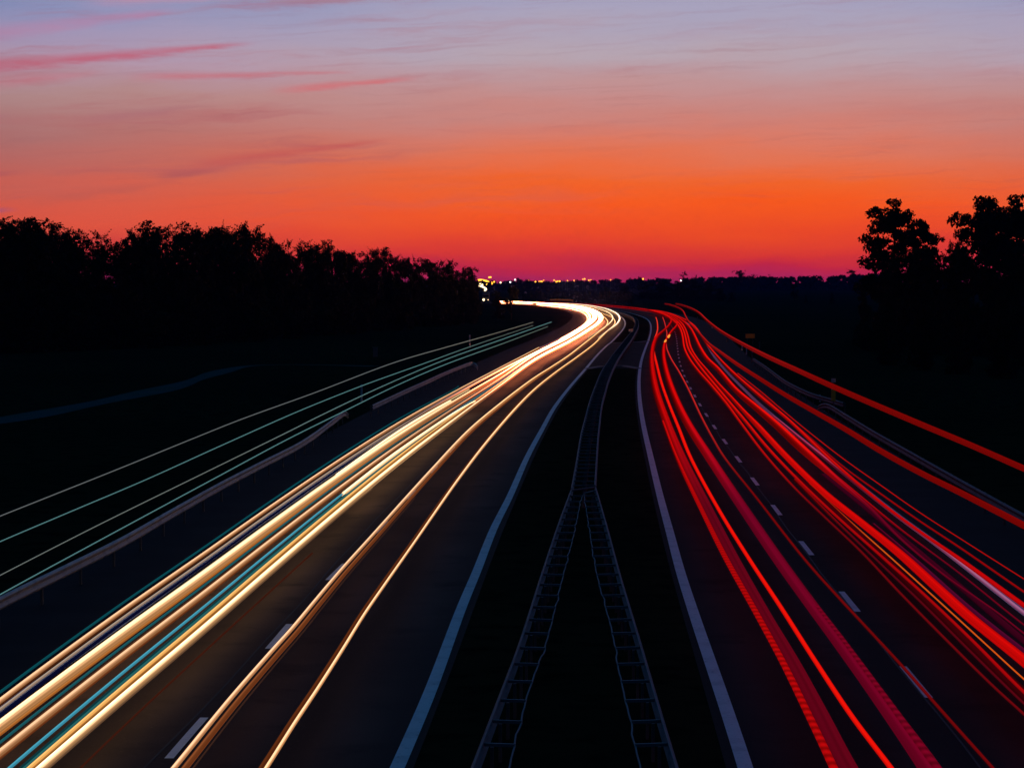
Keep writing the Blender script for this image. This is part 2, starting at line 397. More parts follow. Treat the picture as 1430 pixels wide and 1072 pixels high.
def roadside_rail(px, side, label, gap=4.0, m='galv'):
    P = resample(unproj(px, .75), .8); P[:, 2] = 0
    P = smooth(P, .8, 3)
    root = empty('guardrail', (0, 0, 0)); tag(root, label, 'guardrail')
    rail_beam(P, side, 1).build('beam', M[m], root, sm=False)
    posts(P, gap, side, root)
    return root
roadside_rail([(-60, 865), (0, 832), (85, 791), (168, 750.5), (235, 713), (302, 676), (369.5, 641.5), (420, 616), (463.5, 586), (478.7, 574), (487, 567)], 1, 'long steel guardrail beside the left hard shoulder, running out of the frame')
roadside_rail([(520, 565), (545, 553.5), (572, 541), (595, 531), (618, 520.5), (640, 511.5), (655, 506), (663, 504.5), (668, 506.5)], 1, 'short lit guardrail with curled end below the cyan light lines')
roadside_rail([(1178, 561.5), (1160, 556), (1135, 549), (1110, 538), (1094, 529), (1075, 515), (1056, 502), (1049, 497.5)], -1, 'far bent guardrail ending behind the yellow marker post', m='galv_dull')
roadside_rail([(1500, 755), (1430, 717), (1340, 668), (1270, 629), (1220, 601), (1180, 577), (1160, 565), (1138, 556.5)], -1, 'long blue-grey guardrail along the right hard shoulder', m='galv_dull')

# median barriers: outer W beam, ladder of spacers, wavy inner rail
def median_branch(px_out, px_in, side, label):
    P = smooth(resample(unproj(px_out, .75), .5), .5, 3); P[:, 2] = 0
    I = smooth(resample(unproj(px_in, .66), .5), .5, 2)
    root = empty('guardrail', (0, 0, 0)); tag(root, label, 'guardrail', 'guardrails in the central reservation')
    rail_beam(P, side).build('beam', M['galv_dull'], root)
    I2 = I.copy(); s = np.arange(len(I)) * .5
    lat = np.zeros(len(I))
    for k in range(5): lat += random.Random(k + side).uniform(.003, .008) * np.sin(s * (0.9 + .77 * k) + k)
    I2 = offset(I2, lat); I2[:, 2] = .64
    mb = MB(); mb.tube(I2, .016, 6); mb.build('inner_rail', M['galv_dull'], root)
    Q = resample(P, 2.0); T = tangents(Q)
    for p, t in zip(Q, T):
        r = np.array((t[1], -t[0], 0)); rz = math.atan2(t[1], t[0])
        j = I2[np.argmin(np.abs(I2[:, 1] - p[1]))]
        mb = MB(); a = np.array((p[0], p[1], .66)); b2 = np.array((j[0], j[1], .655))
        d = b2 - a; L = np.linalg.norm(d[:2]); c = (a + b2) / 2
        if L > 1.2: continue
        mb.box(c, (L, .05, .05), math.atan2(d[1], d[0])); mb.build('spacer', M['galv_dull'], root)
        c2 = p - r * side * .12; mb = MB(); mb.box((c2[0], c2[1], .31), (.10, .05, .62), rz); mb.build('post', M['steel_dark'], root)
    return root
JL = [(799, 681), (804.6, 649.6), (808.5, 626), (812.4, 603), (818.7, 578.5), (824.3, 558), (832, 537), (840, 518), (847.8, 505.8), (859, 490), (866, 481.5), (875, 470.5), (882, 462), (886.5, 454.5), (887.3, 448.5), (885.5, 444.3), (880, 440.6), (870, 437), (850, 432.4), (820, 428)]
JR = [(830.3, 676.4), (832.6, 638.4), (834.4, 612), (837, 587), (840, 564), (844.5, 547), (849, 531.5), (856.8, 512.5), (864, 499), (874, 484), (880.5, 475.5), (886.8, 465), (890, 459), (891.7, 453), (891, 447.5), (887, 443), (880, 439.4), (868, 435.6), (850, 431.8), (820, 427.6)]
median_branch([(630, 1150), (660, 1071.6), (701, 965), (726, 899), (758.3, 798), (781, 730), (799, 681)], [(688, 1150), (711, 1069), (737.7, 965), (761.8, 899), (787, 800), (801, 746), (810, 703), (814, 688)], -1,
              'left arm of the forked steel barrier in the dark median')
median_branch([(968, 1150), (944.6, 1071.6), (924, 1003), (893.8, 899), (863.8, 798), (848, 739), (830.3, 676.4)], [(912, 1150), (893.8, 1069), (878.6, 998), (863.4, 929.4), (855.7, 883.8), (833, 798), (822.5, 734.7), (816, 694), (815, 686)], 1,
              'right arm of the forked steel barrier in the dark median')
def median_double():
    A = smooth(resample(unproj(JL, .75), .8), .8, 4); B = smooth(resample(unproj(JR, .75), .8), .8, 4); A[:, 2] = 0; B[:, 2] = 0
    root = empty('guardrail', (0, 0, 0)); tag(root, 'two-sided median barrier snaking from the fork to the bend', 'guardrail', 'guardrails in the central reservation')
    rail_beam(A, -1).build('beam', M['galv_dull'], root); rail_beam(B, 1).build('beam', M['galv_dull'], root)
    Q = resample(A, 2.0); far = MB()
    for n, p in enumerate(Q):
        j = B[np.argmin(np.linalg.norm(B[:, :2] - p[:2], axis=1))]; d = j - p; L = np.linalg.norm(d[:2]); c = (p + j) / 2; rz = math.atan2(d[1], d[0])
        if L > 2: continue
        if n < 80:
            mb = MB(); mb.box((c[0], c[1], .66), (L, .05, .05), rz); mb.build('spacer', M['galv_dull'], root)
            if n % 2 == 0:
                mb = MB(); mb.box((c[0], c[1], .315), (.12, .08, .63), rz); mb.build('post', M['steel_dark'], root)
        else: far.box((c[0], c[1], .34), (L if n % 2 else .12, .08, .68), rz)
    if far.v: tag(far.build('far_posts', M['steel_dark'], root), kind='stuff')
median_double()

# ------------------------------------------------------------------ light trails (long exposure): glowing cords at lamp height
def trail_mat():
    m = bpy.data.materials.new('lamp_trail'); m.use_nodes = True; t = m.node_tree; t.nodes.clear()
    a = t.nodes.new('ShaderNodeAttribute'); a.attribute_name = 'glow'
    e = t.nodes.new('ShaderNodeEmission'); t.links.new(a.outputs['Color'], e.inputs[0])
    t.links.new(e.outputs[0], t.nodes.new('ShaderNodeOutputMaterial').inputs[0]); return m
M['trail'] = trail_mat()
def trail(pts, z, near, far, label, group, edge=.14, flat=1.0, teeth=0., ring=12, d0=120., d1=50., gain=1.0, seed=0, stripes=0., edge_tint=(1, .50, .2), step=5.0):
    """pts rows: photo x, y, width px. near / far: linear colours; d0..d1: rows under the horizon where one turns into the other"""
    P = spline(pts, step); n = ring; rnd = random.Random(seed + len(pts))
    wv = np.array([ground(p[0], p[1], z) for p in P])
    if P[0, 0] < -20 or P[0, 0] > 1460 or P[0, 1] > 1100:
        k0 = len(wv); wv = run_back(wv, 70, 24 if not teeth else 500); P = np.vstack([np.repeat(P[:1], len(wv) - k0, 0), P])
        rad0 = np.maximum(P[0, 2], .8) * ground(P[0, 0], P[0, 1], z)[1] / F / 2
    else: k0 = len(wv)
    d = P[:, 1] - HY
    Z = wv[:, 1]; rad = np.maximum(P[:, 2], .8) * Z / F / 2
    if len(wv) > k0: rad[:len(wv) - k0] = rad0
    if teeth:      # finer stations so the lamp flicker shows
        pass
    T = tangents(wv); near = np.array(near[:3]); far = np.array(far[:3]); et = np.array(edge_tint)
    arc = np.r_[0, np.cumsum(np.linalg.norm(np.diff(wv, axis=0), axis=1))]
    sp = [rnd.uniform(1 - stripes, 1 + stripes * .4) for _ in range(n)]
    vs, col = [], []
    for i, (p, t, r) in enumerate(zip(wv, T, rad)):
        u = np.array((t[1], -t[0], 0)); u /= np.linalg.norm(u)
        f = min(1, max(0, (d0 - d[i]) / (d0 - d1))); f = f * f * (3 - 2 * f)
        base = near * (1 - f) + far * (f if far.max() < 2.5 else f ** 5)
        fl = flat + (1 - flat) * f
        tk = 1.0
        if teeth and f < 1: tk = 1 - teeth * (1 - f) * (.5 + .5 * math.sin(arc[i] * 2 * math.pi / .55))
        for k in range(n):
            a = 2 * math.pi * (k + .5) / n; c, s = math.cos(a), math.sin(a)
            q = p + r * (u * c + np.array((0, 0, s * fl))); vs.append(q)
            e = edge + (1 - edge) * (.72 * math.exp(-abs(c / .80) ** 3.5) + .38 * math.exp(-(c / .22) ** 2)); e = e * (1 - f) + (.05 + .95 * math.exp(-(c / .55) ** 2)) * f
            tint = et * (1 - min(e, 1)) + np.ones(3) * min(e, 1)
            if far[0] > 20: tint = tint * (1 - f) + f * (np.array((1, .22, .03)) * (1 - min(e, 1)) + np.ones(3) * min(e, 1))
            col.append(np.append(base * tint * e * sp[k] * tk * gain, 1))
    fs = [(i * n + k, i * n + (k + 1) % n, (i + 1) * n + (k + 1) % n, (i + 1) * n + k) for i in range(len(wv) - 1) for k in range(n)]
    fs += [tuple(range(n))[::-1], tuple((len(wv) - 1) * n + k for k in range(n))]
    c0 = wv[0].copy(); c0[2] = 0
    me = bpy.data.meshes.new('light_trail'); me.from_pydata((np.array(vs) - c0).tolist(), [], fs); me.materials.append(M['trail'])
    at = me.attributes.new('glow', 'FLOAT_COLOR', 'POINT'); at.data.foreach_set('color', np.array(col, 'f').ravel()); me.shade_smooth()
    o = bpy.data.objects.new('light_trail', me); COL.objects.link(o); o.location = c0
    tag(o, label, 'light trail', group); return o

GW, GR, GB = 'headlight trails on the left carriageway', 'tail light trails on the right carriageway', 'high lamp trails of lorries on the left carriageway'
T1x = [-60, 0, 57, 168, 285.5, 380, 480, 560, 640, 700, 752]; T1y = [1024, 979, 936, 855, 773, 706.5, 639, 589, 544.5, 513, 486]
UE = [(745, 493.5), (789.6, 471.2), (808, 460), (823, 449.5), (828.5, 443.3), (825, 437), (812, 431.6), (789.6, 427.5), (756, 424), (722, 422.2), (690, 421.4)]
LE = [(748, 503), (797.4, 477), (823, 461.5), (838, 450.6), (841.5, 443.7), (835, 436.6), (821, 431.2), (800.8, 427.6), (765, 424.4), (724, 422.6), (690, 421.8)]
W_ = lambda r, g, b: lin(r, g, b)
TAN, YEL, PALE, CYAN, TEAL, ORN = (1.5, .98, .58), (2.4, 1.75, 1.0), (2.6, 2.1, 1.35), W_(84, 176, 200), W_(12, 80, 90), (1.8, 1.05, .32)
FARW = (66, 25, 12)
def bundle(dy0, dy480, dy700, a, w0, w480, w700, near, label, far=FARW, end=None, stop=None, wf=2.4, **kw):
    kw.setdefault('d0', 260)
    c = np.polyfit([0, 480, 700], [dy0, dy480, dy700], 2); cw = np.polyfit([0, 480, 700], [w0, w480, w700], 2)
    pts = []
    for x, y in zip(T1x[:-1], T1y[:-1]):
        if (end and x > end[0]) or (stop and x > stop - 6): continue
        pts.append((x, y + np.polyval(c, x), max(.9, np.polyval(cw, x))))
    if stop: pts.append((stop, np.interp(stop, T1x, T1y) + np.polyval(c, stop), max(.9, np.polyval(cw, stop))))
    elif end: pts.append((end[0], end[1], max(.9, np.polyval(cw, end[0]))))
    else:
        for i, (u, l) in enumerate(zip(UE, LE)):
            pts.append((u[0] + (l[0] - u[0]) * a, u[1] + (l[1] - u[1]) * a, wf if i < 8 else 2.4))
    return trail(pts, .65, near, far, label, GW, **kw)
bundle(-13, -7, -4, 0, 4, 2.2, 1.5, TEAL, 'dim teal lamp trail on the outer edge of the white bundle', end=(640, 539), edge=.6, edge_tint=(1, 1, 1), far=TEAL, seed=1)
bundle(0, 0, 0, 0, 9, 4.2, 2.6, TAN, 'tan headlight trail, outermost of the bundle, ending on the dark verge', end=(752.6, 485.7), seed=2, far=(1.5, 1.0, .55), stripes=.25)
bundle(11, 6.5, 3.5, .05, 4, 2.4, 2, W_(190, 175, 160), 'thin grey white lamp trail between two tan trails', seed=3, edge=.5)
bundle(19, 11, 6, .14, 6, 2.6, 2, W_(8, 12, 44), 'dark blue lamp trail beside the broad yellow trail', stop=655, seed=4, edge=.7, edge_tint=(1, 1, 1), far=(2.2, 1.5, .7))
bundle(35, 23, 10, .12, 17, 10, 4.6, YEL, 'broad cream yellow headlight trail, thickest of the upper bundle', seed=5, stripes=.45, ring=32, wf=2.7)
bundle(57, 31, 13.5, .3, 4, 2.2, 1.4, W_(30, 96, 104), 'thin teal lamp trail between the two upper cream trails', stop=665, seed=6, edge=.6, edge_tint=(1, 1, 1), far=(2.8, 2.0, 1.0))
bundle(72, 38.5, 15, .34, 11, 5.2, 2, TAN, 'smooth tan headlight trail above the bright cyan line', seed=7, stripes=.15)
bundle(104, 49, 18, .5, 5, 2.6, 1.4, CYAN, 'bright cyan lamp trail alone in the dark gap of the bundle', seed=8, edge=.5, edge_tint=(.4, .9, 1), far=(.12, .12, .16), wf=1.2)
bundle(124, 55.5, 20, .72, 6, 3, 2, W_(40, 104, 104), 'grey teal lamp trail bordering the lowest yellow trail', stop=675, seed=9, edge=.6, edge_tint=(1, 1, 1), far=(3, 2.2, 1.2))
bundle(132, 61, 21.5, .82, 11, 6, 2.8, ORN, 'amber yellow headlight trail next to the lowest pale one', seed=10, stripes=.5, ring=24, wf=2.5)
bundle(144, 70, 25, 1.0, 13, 7.5, 3.6, PALE, 'pale cream headlight trail, lowest edge of the big bundle', seed=11, stripes=.45, wf=2.6, ring=28)
bundle(205, 97, 60, 1.0, 3, 2, 1, W_(64, 26, 16), 'faint dark red brown lamp trail on bare asphalt', end=(436, 772), far=W_(60, 26, 16), seed=12, edge=.8)
bundle(5.5, 3, 2, .02, 3, 1.6, 1, W_(74, 36, 16), 'thin rust line under the outermost tan trail', stop=560, seed=13, edge=.7)
bundle(27, 17, 8, .2, 3, 2, 1.4, W_(255, 236, 190), 'thin pale line on the upper rim of the broad cream trail', stop=600, seed=14, edge=.5)
bundle(46, 28.5, 12, .28, 4, 2.4, 1.4, W_(200, 128, 60), 'thin amber line on the lower rim of the broad cream trail', stop=620, seed=15, edge=.5)
bundle(65, 35, 14.3, .34, 3, 1.8, 1.1, W_(92, 52, 30), 'thin brown line over the smooth tan trail', stop=540, seed=16, edge=.7)
bundle(79.5, 42, 16, .42, 3, 1.8, 1.2, W_(120, 66, 34), 'thin brown line under the smooth tan trail', stop=590, seed=17, edge=.6)
bundle(118, 53, 19, .66, 4, 2, 1.3, W_(14, 60, 66), 'thin dark teal line between the cyan and grey teal trails', stop=570, seed=18, edge=.7, edge_tint=(1, 1, 1))
bundle(138.5, 65.5, 23, .92, 2.4, 1.6, 1.2, W_(255, 226, 150), 'thin bright line between the amber and the lowest pale trail', stop=630, seed=19, edge=.6)
bundle(152.5, 75.5, 28, 1.05, 3, 2, 1.4, W_(120, 92, 68), 'thin grey brown line under the lowest pale trail', stop=520, seed=29, edge=.6)
# extra bright streaks that begin part way along the bundle
trail([(663, 561, 4), (640, 574.5, 5), (603, 599, 6), (540, 644, 8), (480, 690, 7)], .65, PALE, (1.6, 1.2, .7), 'blunt-ended cream headlight trail starting below the bundle', GW, seed=20, stripes=.2)
trail([(629, 561, 4.5), (600, 577.5, 5.5), (566, 598, 6), (520, 629, 6), (470, 664, 5)], .65, PALE, (1.7, 1.25, .75), 'blunt-ended pale headlight trail starting inside the bundle', GW, seed=21)
trail([(783, 474.3, 3), (800, 465, 3.5), (818, 453, 3.5), (824, 445, 3), (820, 437, 3), (806, 431.8, 3), (785, 428, 3), (750, 424.4, 2.6)], .65, FARW, FARW, 'white headlight trail hugging the inside of the bend', GW, seed=22)
trail([(797, 475.5, 3.2), (815, 466, 3.2), (833, 453, 3.2), (838, 445, 3.2), (832, 437.5, 3.2), (815, 431.6, 3.2), (790, 427.6, 3), (755, 424.3, 2.6)], .65, FARW, FARW, 'white headlight trail through the middle of the bend', GW, seed=23)
# the two well separated headlights in the fast lane, and the pair ahead of them
S1 = [(178, 1150), (245, 1069), (292, 1011), (326.7, 969), (381, 907), (408.4, 876.5), (440, 838.5), (475.5, 796.5), (517.5, 750), (572, 689.5), (603.6, 655), (654, 602)]
S1F = [(700, 563.2, 3.8), (744.8, 529.3, 3.3), (771.7, 512, 3), (795, 496.5, 2.8), (813, 482.5, 2.7), (824.5, 473.5, 2.5), (839, 462, 2.3), (845.5, 457, 2.2), (848.4, 452, 2.2), (848.3, 448.3, 2.2), (844.8, 444.3, 2), (840, 440.5, 2), (831, 436, 2.4), (815, 431, 2.4), (785, 427, 2.4), (745, 424, 2.4)]
S2 = [(322, 1150), (373, 1070), (382.6, 1055), (411, 1010), (445, 959), (480, 904), (508.4, 858), (540, 812), (578, 758), (603.6, 721), (639.4, 670), (678, 619.4)]
S2F = [(722, 568.5, 3.3), (748, 542.7, 3), (778, 518.8, 2.8), (806, 498.8, 2.6), (830, 480.5, 2.5), (839, 471.6, 2.4), (850, 461, 2.2), (857.2, 454.8, 2.2), (859, 449.9, 2.2), (856.5, 445, 2), (850, 441.3, 2), (842, 438.5, 2), (830, 434.5, 2), (812, 430.5, 2.4), (785, 426.8, 2.4), (745, 424, 2.4)]
sc = lambda y: (y - HY) / (1070 - HY)
trail([(x, y, max(4.2, 7.5 * sc(y))) for x, y in S1] + S1F, .65, (1.5, .95, .56), (2.45, 1.5, .7), 'tan bright-cored headlight trail passing beside the near lane dashes', GW, d0=270, seed=24, ring=16, edge=.2)
trail([(x + 12.5 * sc(y) * .8, y + 12.5 * sc(y) * .55, max(2.6, 9.5 * sc(y))) for x, y in S1] + [(702, 565.5, 2.2), (748, 530, 1.6), (775, 512, 1.2)], .62, W_(150, 84, 46), W_(160, 88, 44), 'rust brown striped band right beside the tan bright-cored trail', GW, seed=64, ring=18, edge=.55, stripes=.55)
trail([(x + 22 * sc(y) * .8, y + 22 * sc(y) * .55, max(.9, 2.6 * sc(y))) for x, y in S1[:-2]], .62, W_(64, 42, 34), W_(64, 42, 34), 'hair-thin brown outer line of the rust brown band', GW, seed=65, edge=.6)
trail([(x, y, max(3.4, 6.2 * sc(y))) for x, y in S2] + S2F, .65, (1.8, 1.2, .68), (2.45, 1.5, .7), 'lone thin headlight trail nearest the median', GW, d0=270, seed=25, edge=.16)
trail([(x - 6.5 * sc(y) * .85, y - 6.5 * sc(y) * .5, max(2.2, 6.5 * sc(y))) for x, y in S2] + [(719, 568, 2), (746, 541.5, 1.6), (776, 518, 1.2)], .62, W_(104, 52, 24), W_(130, 66, 28), 'rust brown fringe on the left of the lone thin trail', GW, seed=66, edge=.5, stripes=.3)
trail([(821.7, 471.6, 2.4), (842, 459, 2.2), (851.8, 451.3, 2.2), (855.8, 445.5, 2.2), (854.4, 440.8, 2.2), (849, 436.8, 2.2), (842, 433.7, 2.4), (833.6, 431.3, 2.4), (821, 429.2, 2.6), (800, 427, 2.6), (760, 424, 2.4)], .65, (1.6, 1.15, .6), (3.2, 2.5, 1.6),
      'short curved white headlight trail crossing another on the bend', GW, seed=26)
trail([(836.4, 471.8, 2.4), (849, 462, 2.4), (859.5, 454.6, 2.6), (864.4, 448.8, 2.8), (865.3, 444.3, 3), (862.5, 439.6, 3), (857, 436.2, 3), (849, 432.8, 3), (839, 430.3, 3), (824.5, 427.8, 3), (808, 426, 3), (770, 423.8, 2.6)], .65, (1.8, 1.4, .9), (3.8, 3.3, 2.6),
      'outermost white headlight trail on the outside of the bend', GW, seed=27)
trail([(769, 418.6, 1.2), (780, 418.5, 1.4), (800, 419.4, 1.2)], 2.2, (.5, .16, .05), (.5, .16, .05), 'faint orange lamp trail above the far white glow', GW, seed=28)
PK = [(1500, 909, 9), (1430, 855.4, 8.4), (1367.3, 806.4, 7.6), (1307.3, 760, 6.8), (1258.2, 724, 6.2), (1214.6, 690, 5.6), (1170.9, 655, 4.8), (1121.8, 615.4, 3.8), (1092, 590.5, 2.6), (1078, 579.5, 1.6)]
trail(PK, .2, W_(168, 112, 150), W_(214, 70, 110), 'pinkish white lamp trail lying along the outer white edge line', GR, seed=70, edge=.35, d0=440, d1=230, edge_tint=(1, .35, .6), flat=.4)
# roof lamps of lorries
CY1 = W_(150, 178, 186)
trail([(-60, 744.5, 1.50), (0, 720.4, 1.50), (168, 653.5, 1.36), (270, 612, 1.29), (336, 585.7, 1.29), (440, 548, 1.22), (552, 505.7, 1.16), (626, 484, 1.09), (690, 466, 1.02), (744.5, 450, 1.02)], 4.05, W_(112, 126, 134), W_(176, 190, 190), 'topmost grey white roof lamp line above the left verge', GB, seed=30, edge=.5)
trail([(-60, 783, 1.50), (0, 756, 1.50), (100, 713.5, 1.50), (201.5, 670.5, 1.36), (300, 626, 1.36), (403, 580, 1.29), (440, 564.5, 1.22), (507, 538, 1.16), (597, 505.7, 1.09), (655, 484.6, 1.02), (744.5, 454.6, 0.95)], 4.05, W_(92, 150, 160), W_(130, 156, 160), 'second roof lamp line from the top, pale teal', GB, seed=31, edge=.5)
trail([(-60, 834, 1.36), (0, 803, 1.36), (134, 734.5, 1.36), (302, 652, 1.29), (400, 604, 1.29), (448, 580, 1.29), (529.6, 541.5, 1.36), (619, 503.5, 1.36), (700, 474.5, 1.36), (760, 453.3, 1.22), (770, 449.8, 1.22)], 4.05, W_(120, 138, 140), W_(130, 206, 226), 'third roof lamp line, turning bright cyan and longest at its far end', GB, seed=32, edge=.5, d0=250, d1=120)
trail([(-60, 865, 1.77), (0, 830, 1.77), (134, 757, 1.63), (302, 666.5, 1.50), (400, 614, 1.43), (473.6, 577.5, 1.36), (552, 539, 1.22), (619, 510, 1.16), (708.7, 477.3, 1.02), (765, 456, 0.95)], 4.05, W_(92, 150, 160), W_(136, 176, 176), 'lowest teal roof lamp line just over the left guardrail', GB, seed=33, edge=.5)

# ---- red side
def dim_bands():
    trail([(1500, 1030, 26), (1430, 969, 23), (1354, 897, 19), (1258, 802, 15), (1170, 717, 11), (1110, 662, 7)], .75, W_(64, 2, 10), W_(64, 2, 10), 'dim wide maroon lamp band filling the inner red bundle', GR, seed=71, edge=.5, ring=20, flat=.3, stripes=.4, edge_tint=(1, .4, .6))
    trail([(1500, 950, 15), (1430, 894, 14), (1340, 818, 12), (1231, 727, 10), (1150, 662, 7)], .7, W_(66, 3, 28), W_(66, 3, 28), 'dim wide plum lamp band between the broad red trail and the pink line', GR, seed=72, edge=.5, ring=18, flat=.3, stripes=.4, edge_tint=(.8, .4, 1))
dim_bands()
RED, DRED, PUR = W_(255, 22, 10), W_(150, 8, 14), W_(112, 4, 30)
FARR = (1.0, .008, .004)
K = dict(edge_tint=(1, .5, .6), flat=.3)
FT = [(905, 433.6, 3), (890, 431.3, 3), (870, 429, 2.8), (850, 427.4, 2.6), (830, 426, 2.4), (805, 424.4, 2), (780, 423.2, 1.8), (750, 422.2, 1.6)]
trail([(1228, 1150, 44), (1180, 1070, 36), (1140, 991, 30), (1105, 924.6, 26), (1066, 857, 22), (1022, 778, 20), (986, 708, 17.5), (951, 637.5, 14), (931, 588.7, 11.5), (916, 543, 10), (910.5, 507, 7.5), (911, 490, 6.5), (914.2, 477, 6), (918, 470, 5), (924.4, 464, 4), (931.4, 458, 4), (936, 452, 3.6), (937.5, 447.8, 3), (933, 443, 3), (922, 438.5, 3)] + FT,
      .9, W_(98, 4, 24), W_(226, 8, 8), 'wide dark crimson tail light band nearest the median', GR, seed=40, edge=.85, ring=20, stripes=.35, d0=330, d1=150, step=4, **K)
trail([(1199, 1150, 15), (1163.5, 1070, 13), (1126, 991, 11), (1093.5, 924.6, 10), (1057, 857, 9), (1013, 778, 8), (978, 708, 6.5), (944.5, 637.5, 5), (926, 588.7, 4)], .98, W_(196, 8, 12), W_(216, 10, 10), 'serrated bright red tail light trail on the left rim of the crimson band', GR, seed=41, edge=.7, teeth=.55, d0=330, d1=230, step=1.2, **K)
trail([(1302, 1150, 11), (1243, 1070, 9.5), (1190, 1000, 8.5), (1137.5, 921, 7.5), (1091.5, 849, 7), (1045.5, 779, 6.2), (1003, 710, 5.6), (964, 637.5, 5), (947.7, 597, 4.6), (933.4, 561.6, 4.2), (924, 535, 4), (917, 508, 3.6), (912.3, 487, 3.4), (913.2, 476, 3), (916.4, 467.5, 2.6), (918.3, 461, 2.4), (918.4, 456, 2.2), (917.7, 449.2, 2), (916, 443.6, 1.8)],
      .9, RED, (1.1, .06, .03), 'solid bright red tail light trail between two crimson bands', GR, seed=42, edge=.45, **K)
trail([(1348, 1150, 40), (1297, 1070, 35), (1221, 964, 25), (1174, 899, 23), (1134, 845.7, 20.5), (1091, 786.6, 19), (1037, 708, 16.5), (990, 637.5, 14), (962, 594, 12), (944.7, 559.5, 10.5), (932.7, 526.7, 9), (927.3, 502, 7), (927, 487.7, 6.2), (928.8, 479, 5), (933.5, 469.5, 4.2), (937.7, 463.5, 4), (943.3, 457.4, 4), (946, 452, 3.6), (940, 445.6, 3.4), (925, 439.6, 3)] + FT,
      .9, W_(110, 3, 34), W_(218, 8, 8), 'wide purple crimson tail light band in the fast lane', GR, seed=43, edge=.85, ring=20, stripes=.3, d0=330, d1=150, step=4, **K)
trail([(1372, 1150, 15), (1308, 1070, 13), (1230, 964, 9), (1182, 899, 7), (1141, 845.7, 5)], .98, W_(128, 4, 36), W_(118, 4, 34), 'serrated crimson tail light trail on the right rim of the purple band', GR, seed=44, edge=.7, teeth=.5, step=1.2, d0=420, d1=330, **K)
trail([(925.4, 443.6, 2), (927.9, 450, 2), (930, 459, 2), (931.4, 466, 2.2), (930.5, 474, 2.4), (930.3, 481.6, 2.6), (931.4, 488, 2.7), (937.5, 502, 2.8), (947.7, 518.5, 2.9), (962, 545, 3), (978.5, 580, 3.2), (995, 611, 3.4), (1011, 637.5, 3.6), (1055, 693, 4), (1124, 781, 4.6), (1170, 832.6, 5), (1216, 882, 5.2), (1255.8, 925, 5.6), (1301.8, 977, 5.8), (1341, 1021, 6), (1384, 1069, 6.2), (1455, 1150, 7)],
      .9, W_(112, 8, 12), (.75, .03, .03), 'narrow dark red tail light trail brushing the right lane dashes', GR, seed=45, edge=.5, d0=300, d1=110, **K)
mid = [(953.3, 470, 3.4), (951, 462, 3.4), (947, 455, 3.4), (941, 448.8, 3.4), (933, 443, 3.2), (920, 437.4, 3)]
trail([(1500, 1062, 6), (1427, 994, 5.5), (1387, 957.5, 5.2), (1321.5, 893, 5), (1256, 826.5, 4.6), (1203.6, 771, 4.4), (1149, 719, 4.2), (1108, 679, 4), (1067, 633, 4), (1033.4, 589, 4), (1014, 563, 4), (992, 537, 4), (975, 518, 3.8), (963, 501.5, 3.6), (956, 486.8, 3.4)] + mid + FT,
      .9, W_(110, 8, 16), FARR, 'dark red tail light trail on the inner edge of the slow-lane bundle', GR, seed=46, edge=.5, d0=330, d1=120, **K)
trail([(1500, 1045, 5), (1427, 979, 5), (1354, 908, 4.8), (1288.7, 843, 4.6), (1219.6, 777, 4.2), (1160, 720, 4), (1110, 670, 4)], .9, W_(92, 6, 20), W_(150, 10, 14), 'short dim crimson tail light trail second from the bundle inner edge', GR, seed=47, edge=.5, d0=380, d1=280, **K)
trail([(1500, 1030, 7), (1427, 963, 6.5), (1354, 890, 6), (1288.7, 828, 5.6), (1232.8, 778, 5.4), (1172, 724, 5.2), (1115, 670, 5), (1071, 624, 5), (1040, 587, 5), (1022, 566, 4.8), (1000, 540, 4.4), (983, 519.5, 4), (970, 502, 3.8), (961, 487, 3.6), (957, 470, 3.4), (954.5, 462, 3.4), (950.5, 455, 3.4), (943.5, 447.8, 3.2), (934, 442, 3), (920, 436.4, 3)] + FT,
      .9, W_(176, 8, 12), FARR, 'red tail light trail just below the thin orange line', GR, seed=48, edge=.5, d0=330, d1=120, **K)
trail([(1500, 1008, 2.2), (1428, 946, 2.2), (1387, 908.5, 2.1), (1321.5, 848.5, 2), (1246, 780, 1.9), (1190, 730, 1.6), (1130, 675, 1.3)], 1.0, W_(226, 92, 24), W_(200, 40, 14), 'hair-thin orange lamp trail inside the red bundle', GR, seed=49, edge=.8, d0=380, d1=290)
trail([(1500, 981, 28), (1430, 922, 24), (1354, 861, 21), (1312, 823, 19), (1258, 774, 17), (1203.6, 730, 15), (1149, 686, 13), (1098, 637, 10.5), (1058.8, 595, 8.5), (1040, 575.5, 6), (1022, 556, 5), (1003, 536, 4.6), (986.4, 516.5, 4.2), (974, 502, 4), (965, 486.8, 3.8), (960.6, 470, 3.6), (958, 462, 3.4), (953.5, 454, 3.4), (946, 446.8, 3.2), (936, 441, 3), (920, 435.6, 3)] + FT,
      .9, W_(226, 10, 8), FARR, 'broad brightest red tail light trail of the slow-lane bundle', GR, seed=50, edge=.6, ring=20, stripes=.3, d0=300, d1=120, **K)
trail([(1500, 962, 6), (1430, 908, 5.6), (1354, 848, 5.2), (1280, 783, 5), (1220, 732, 4)], .9, W_(86, 8, 44), W_(110, 8, 40), 'purple haze-like lamp trail over the broad red trail', GR, seed=51, edge=.7, d0=420, d1=330, edge_tint=(.5, .5, 1))
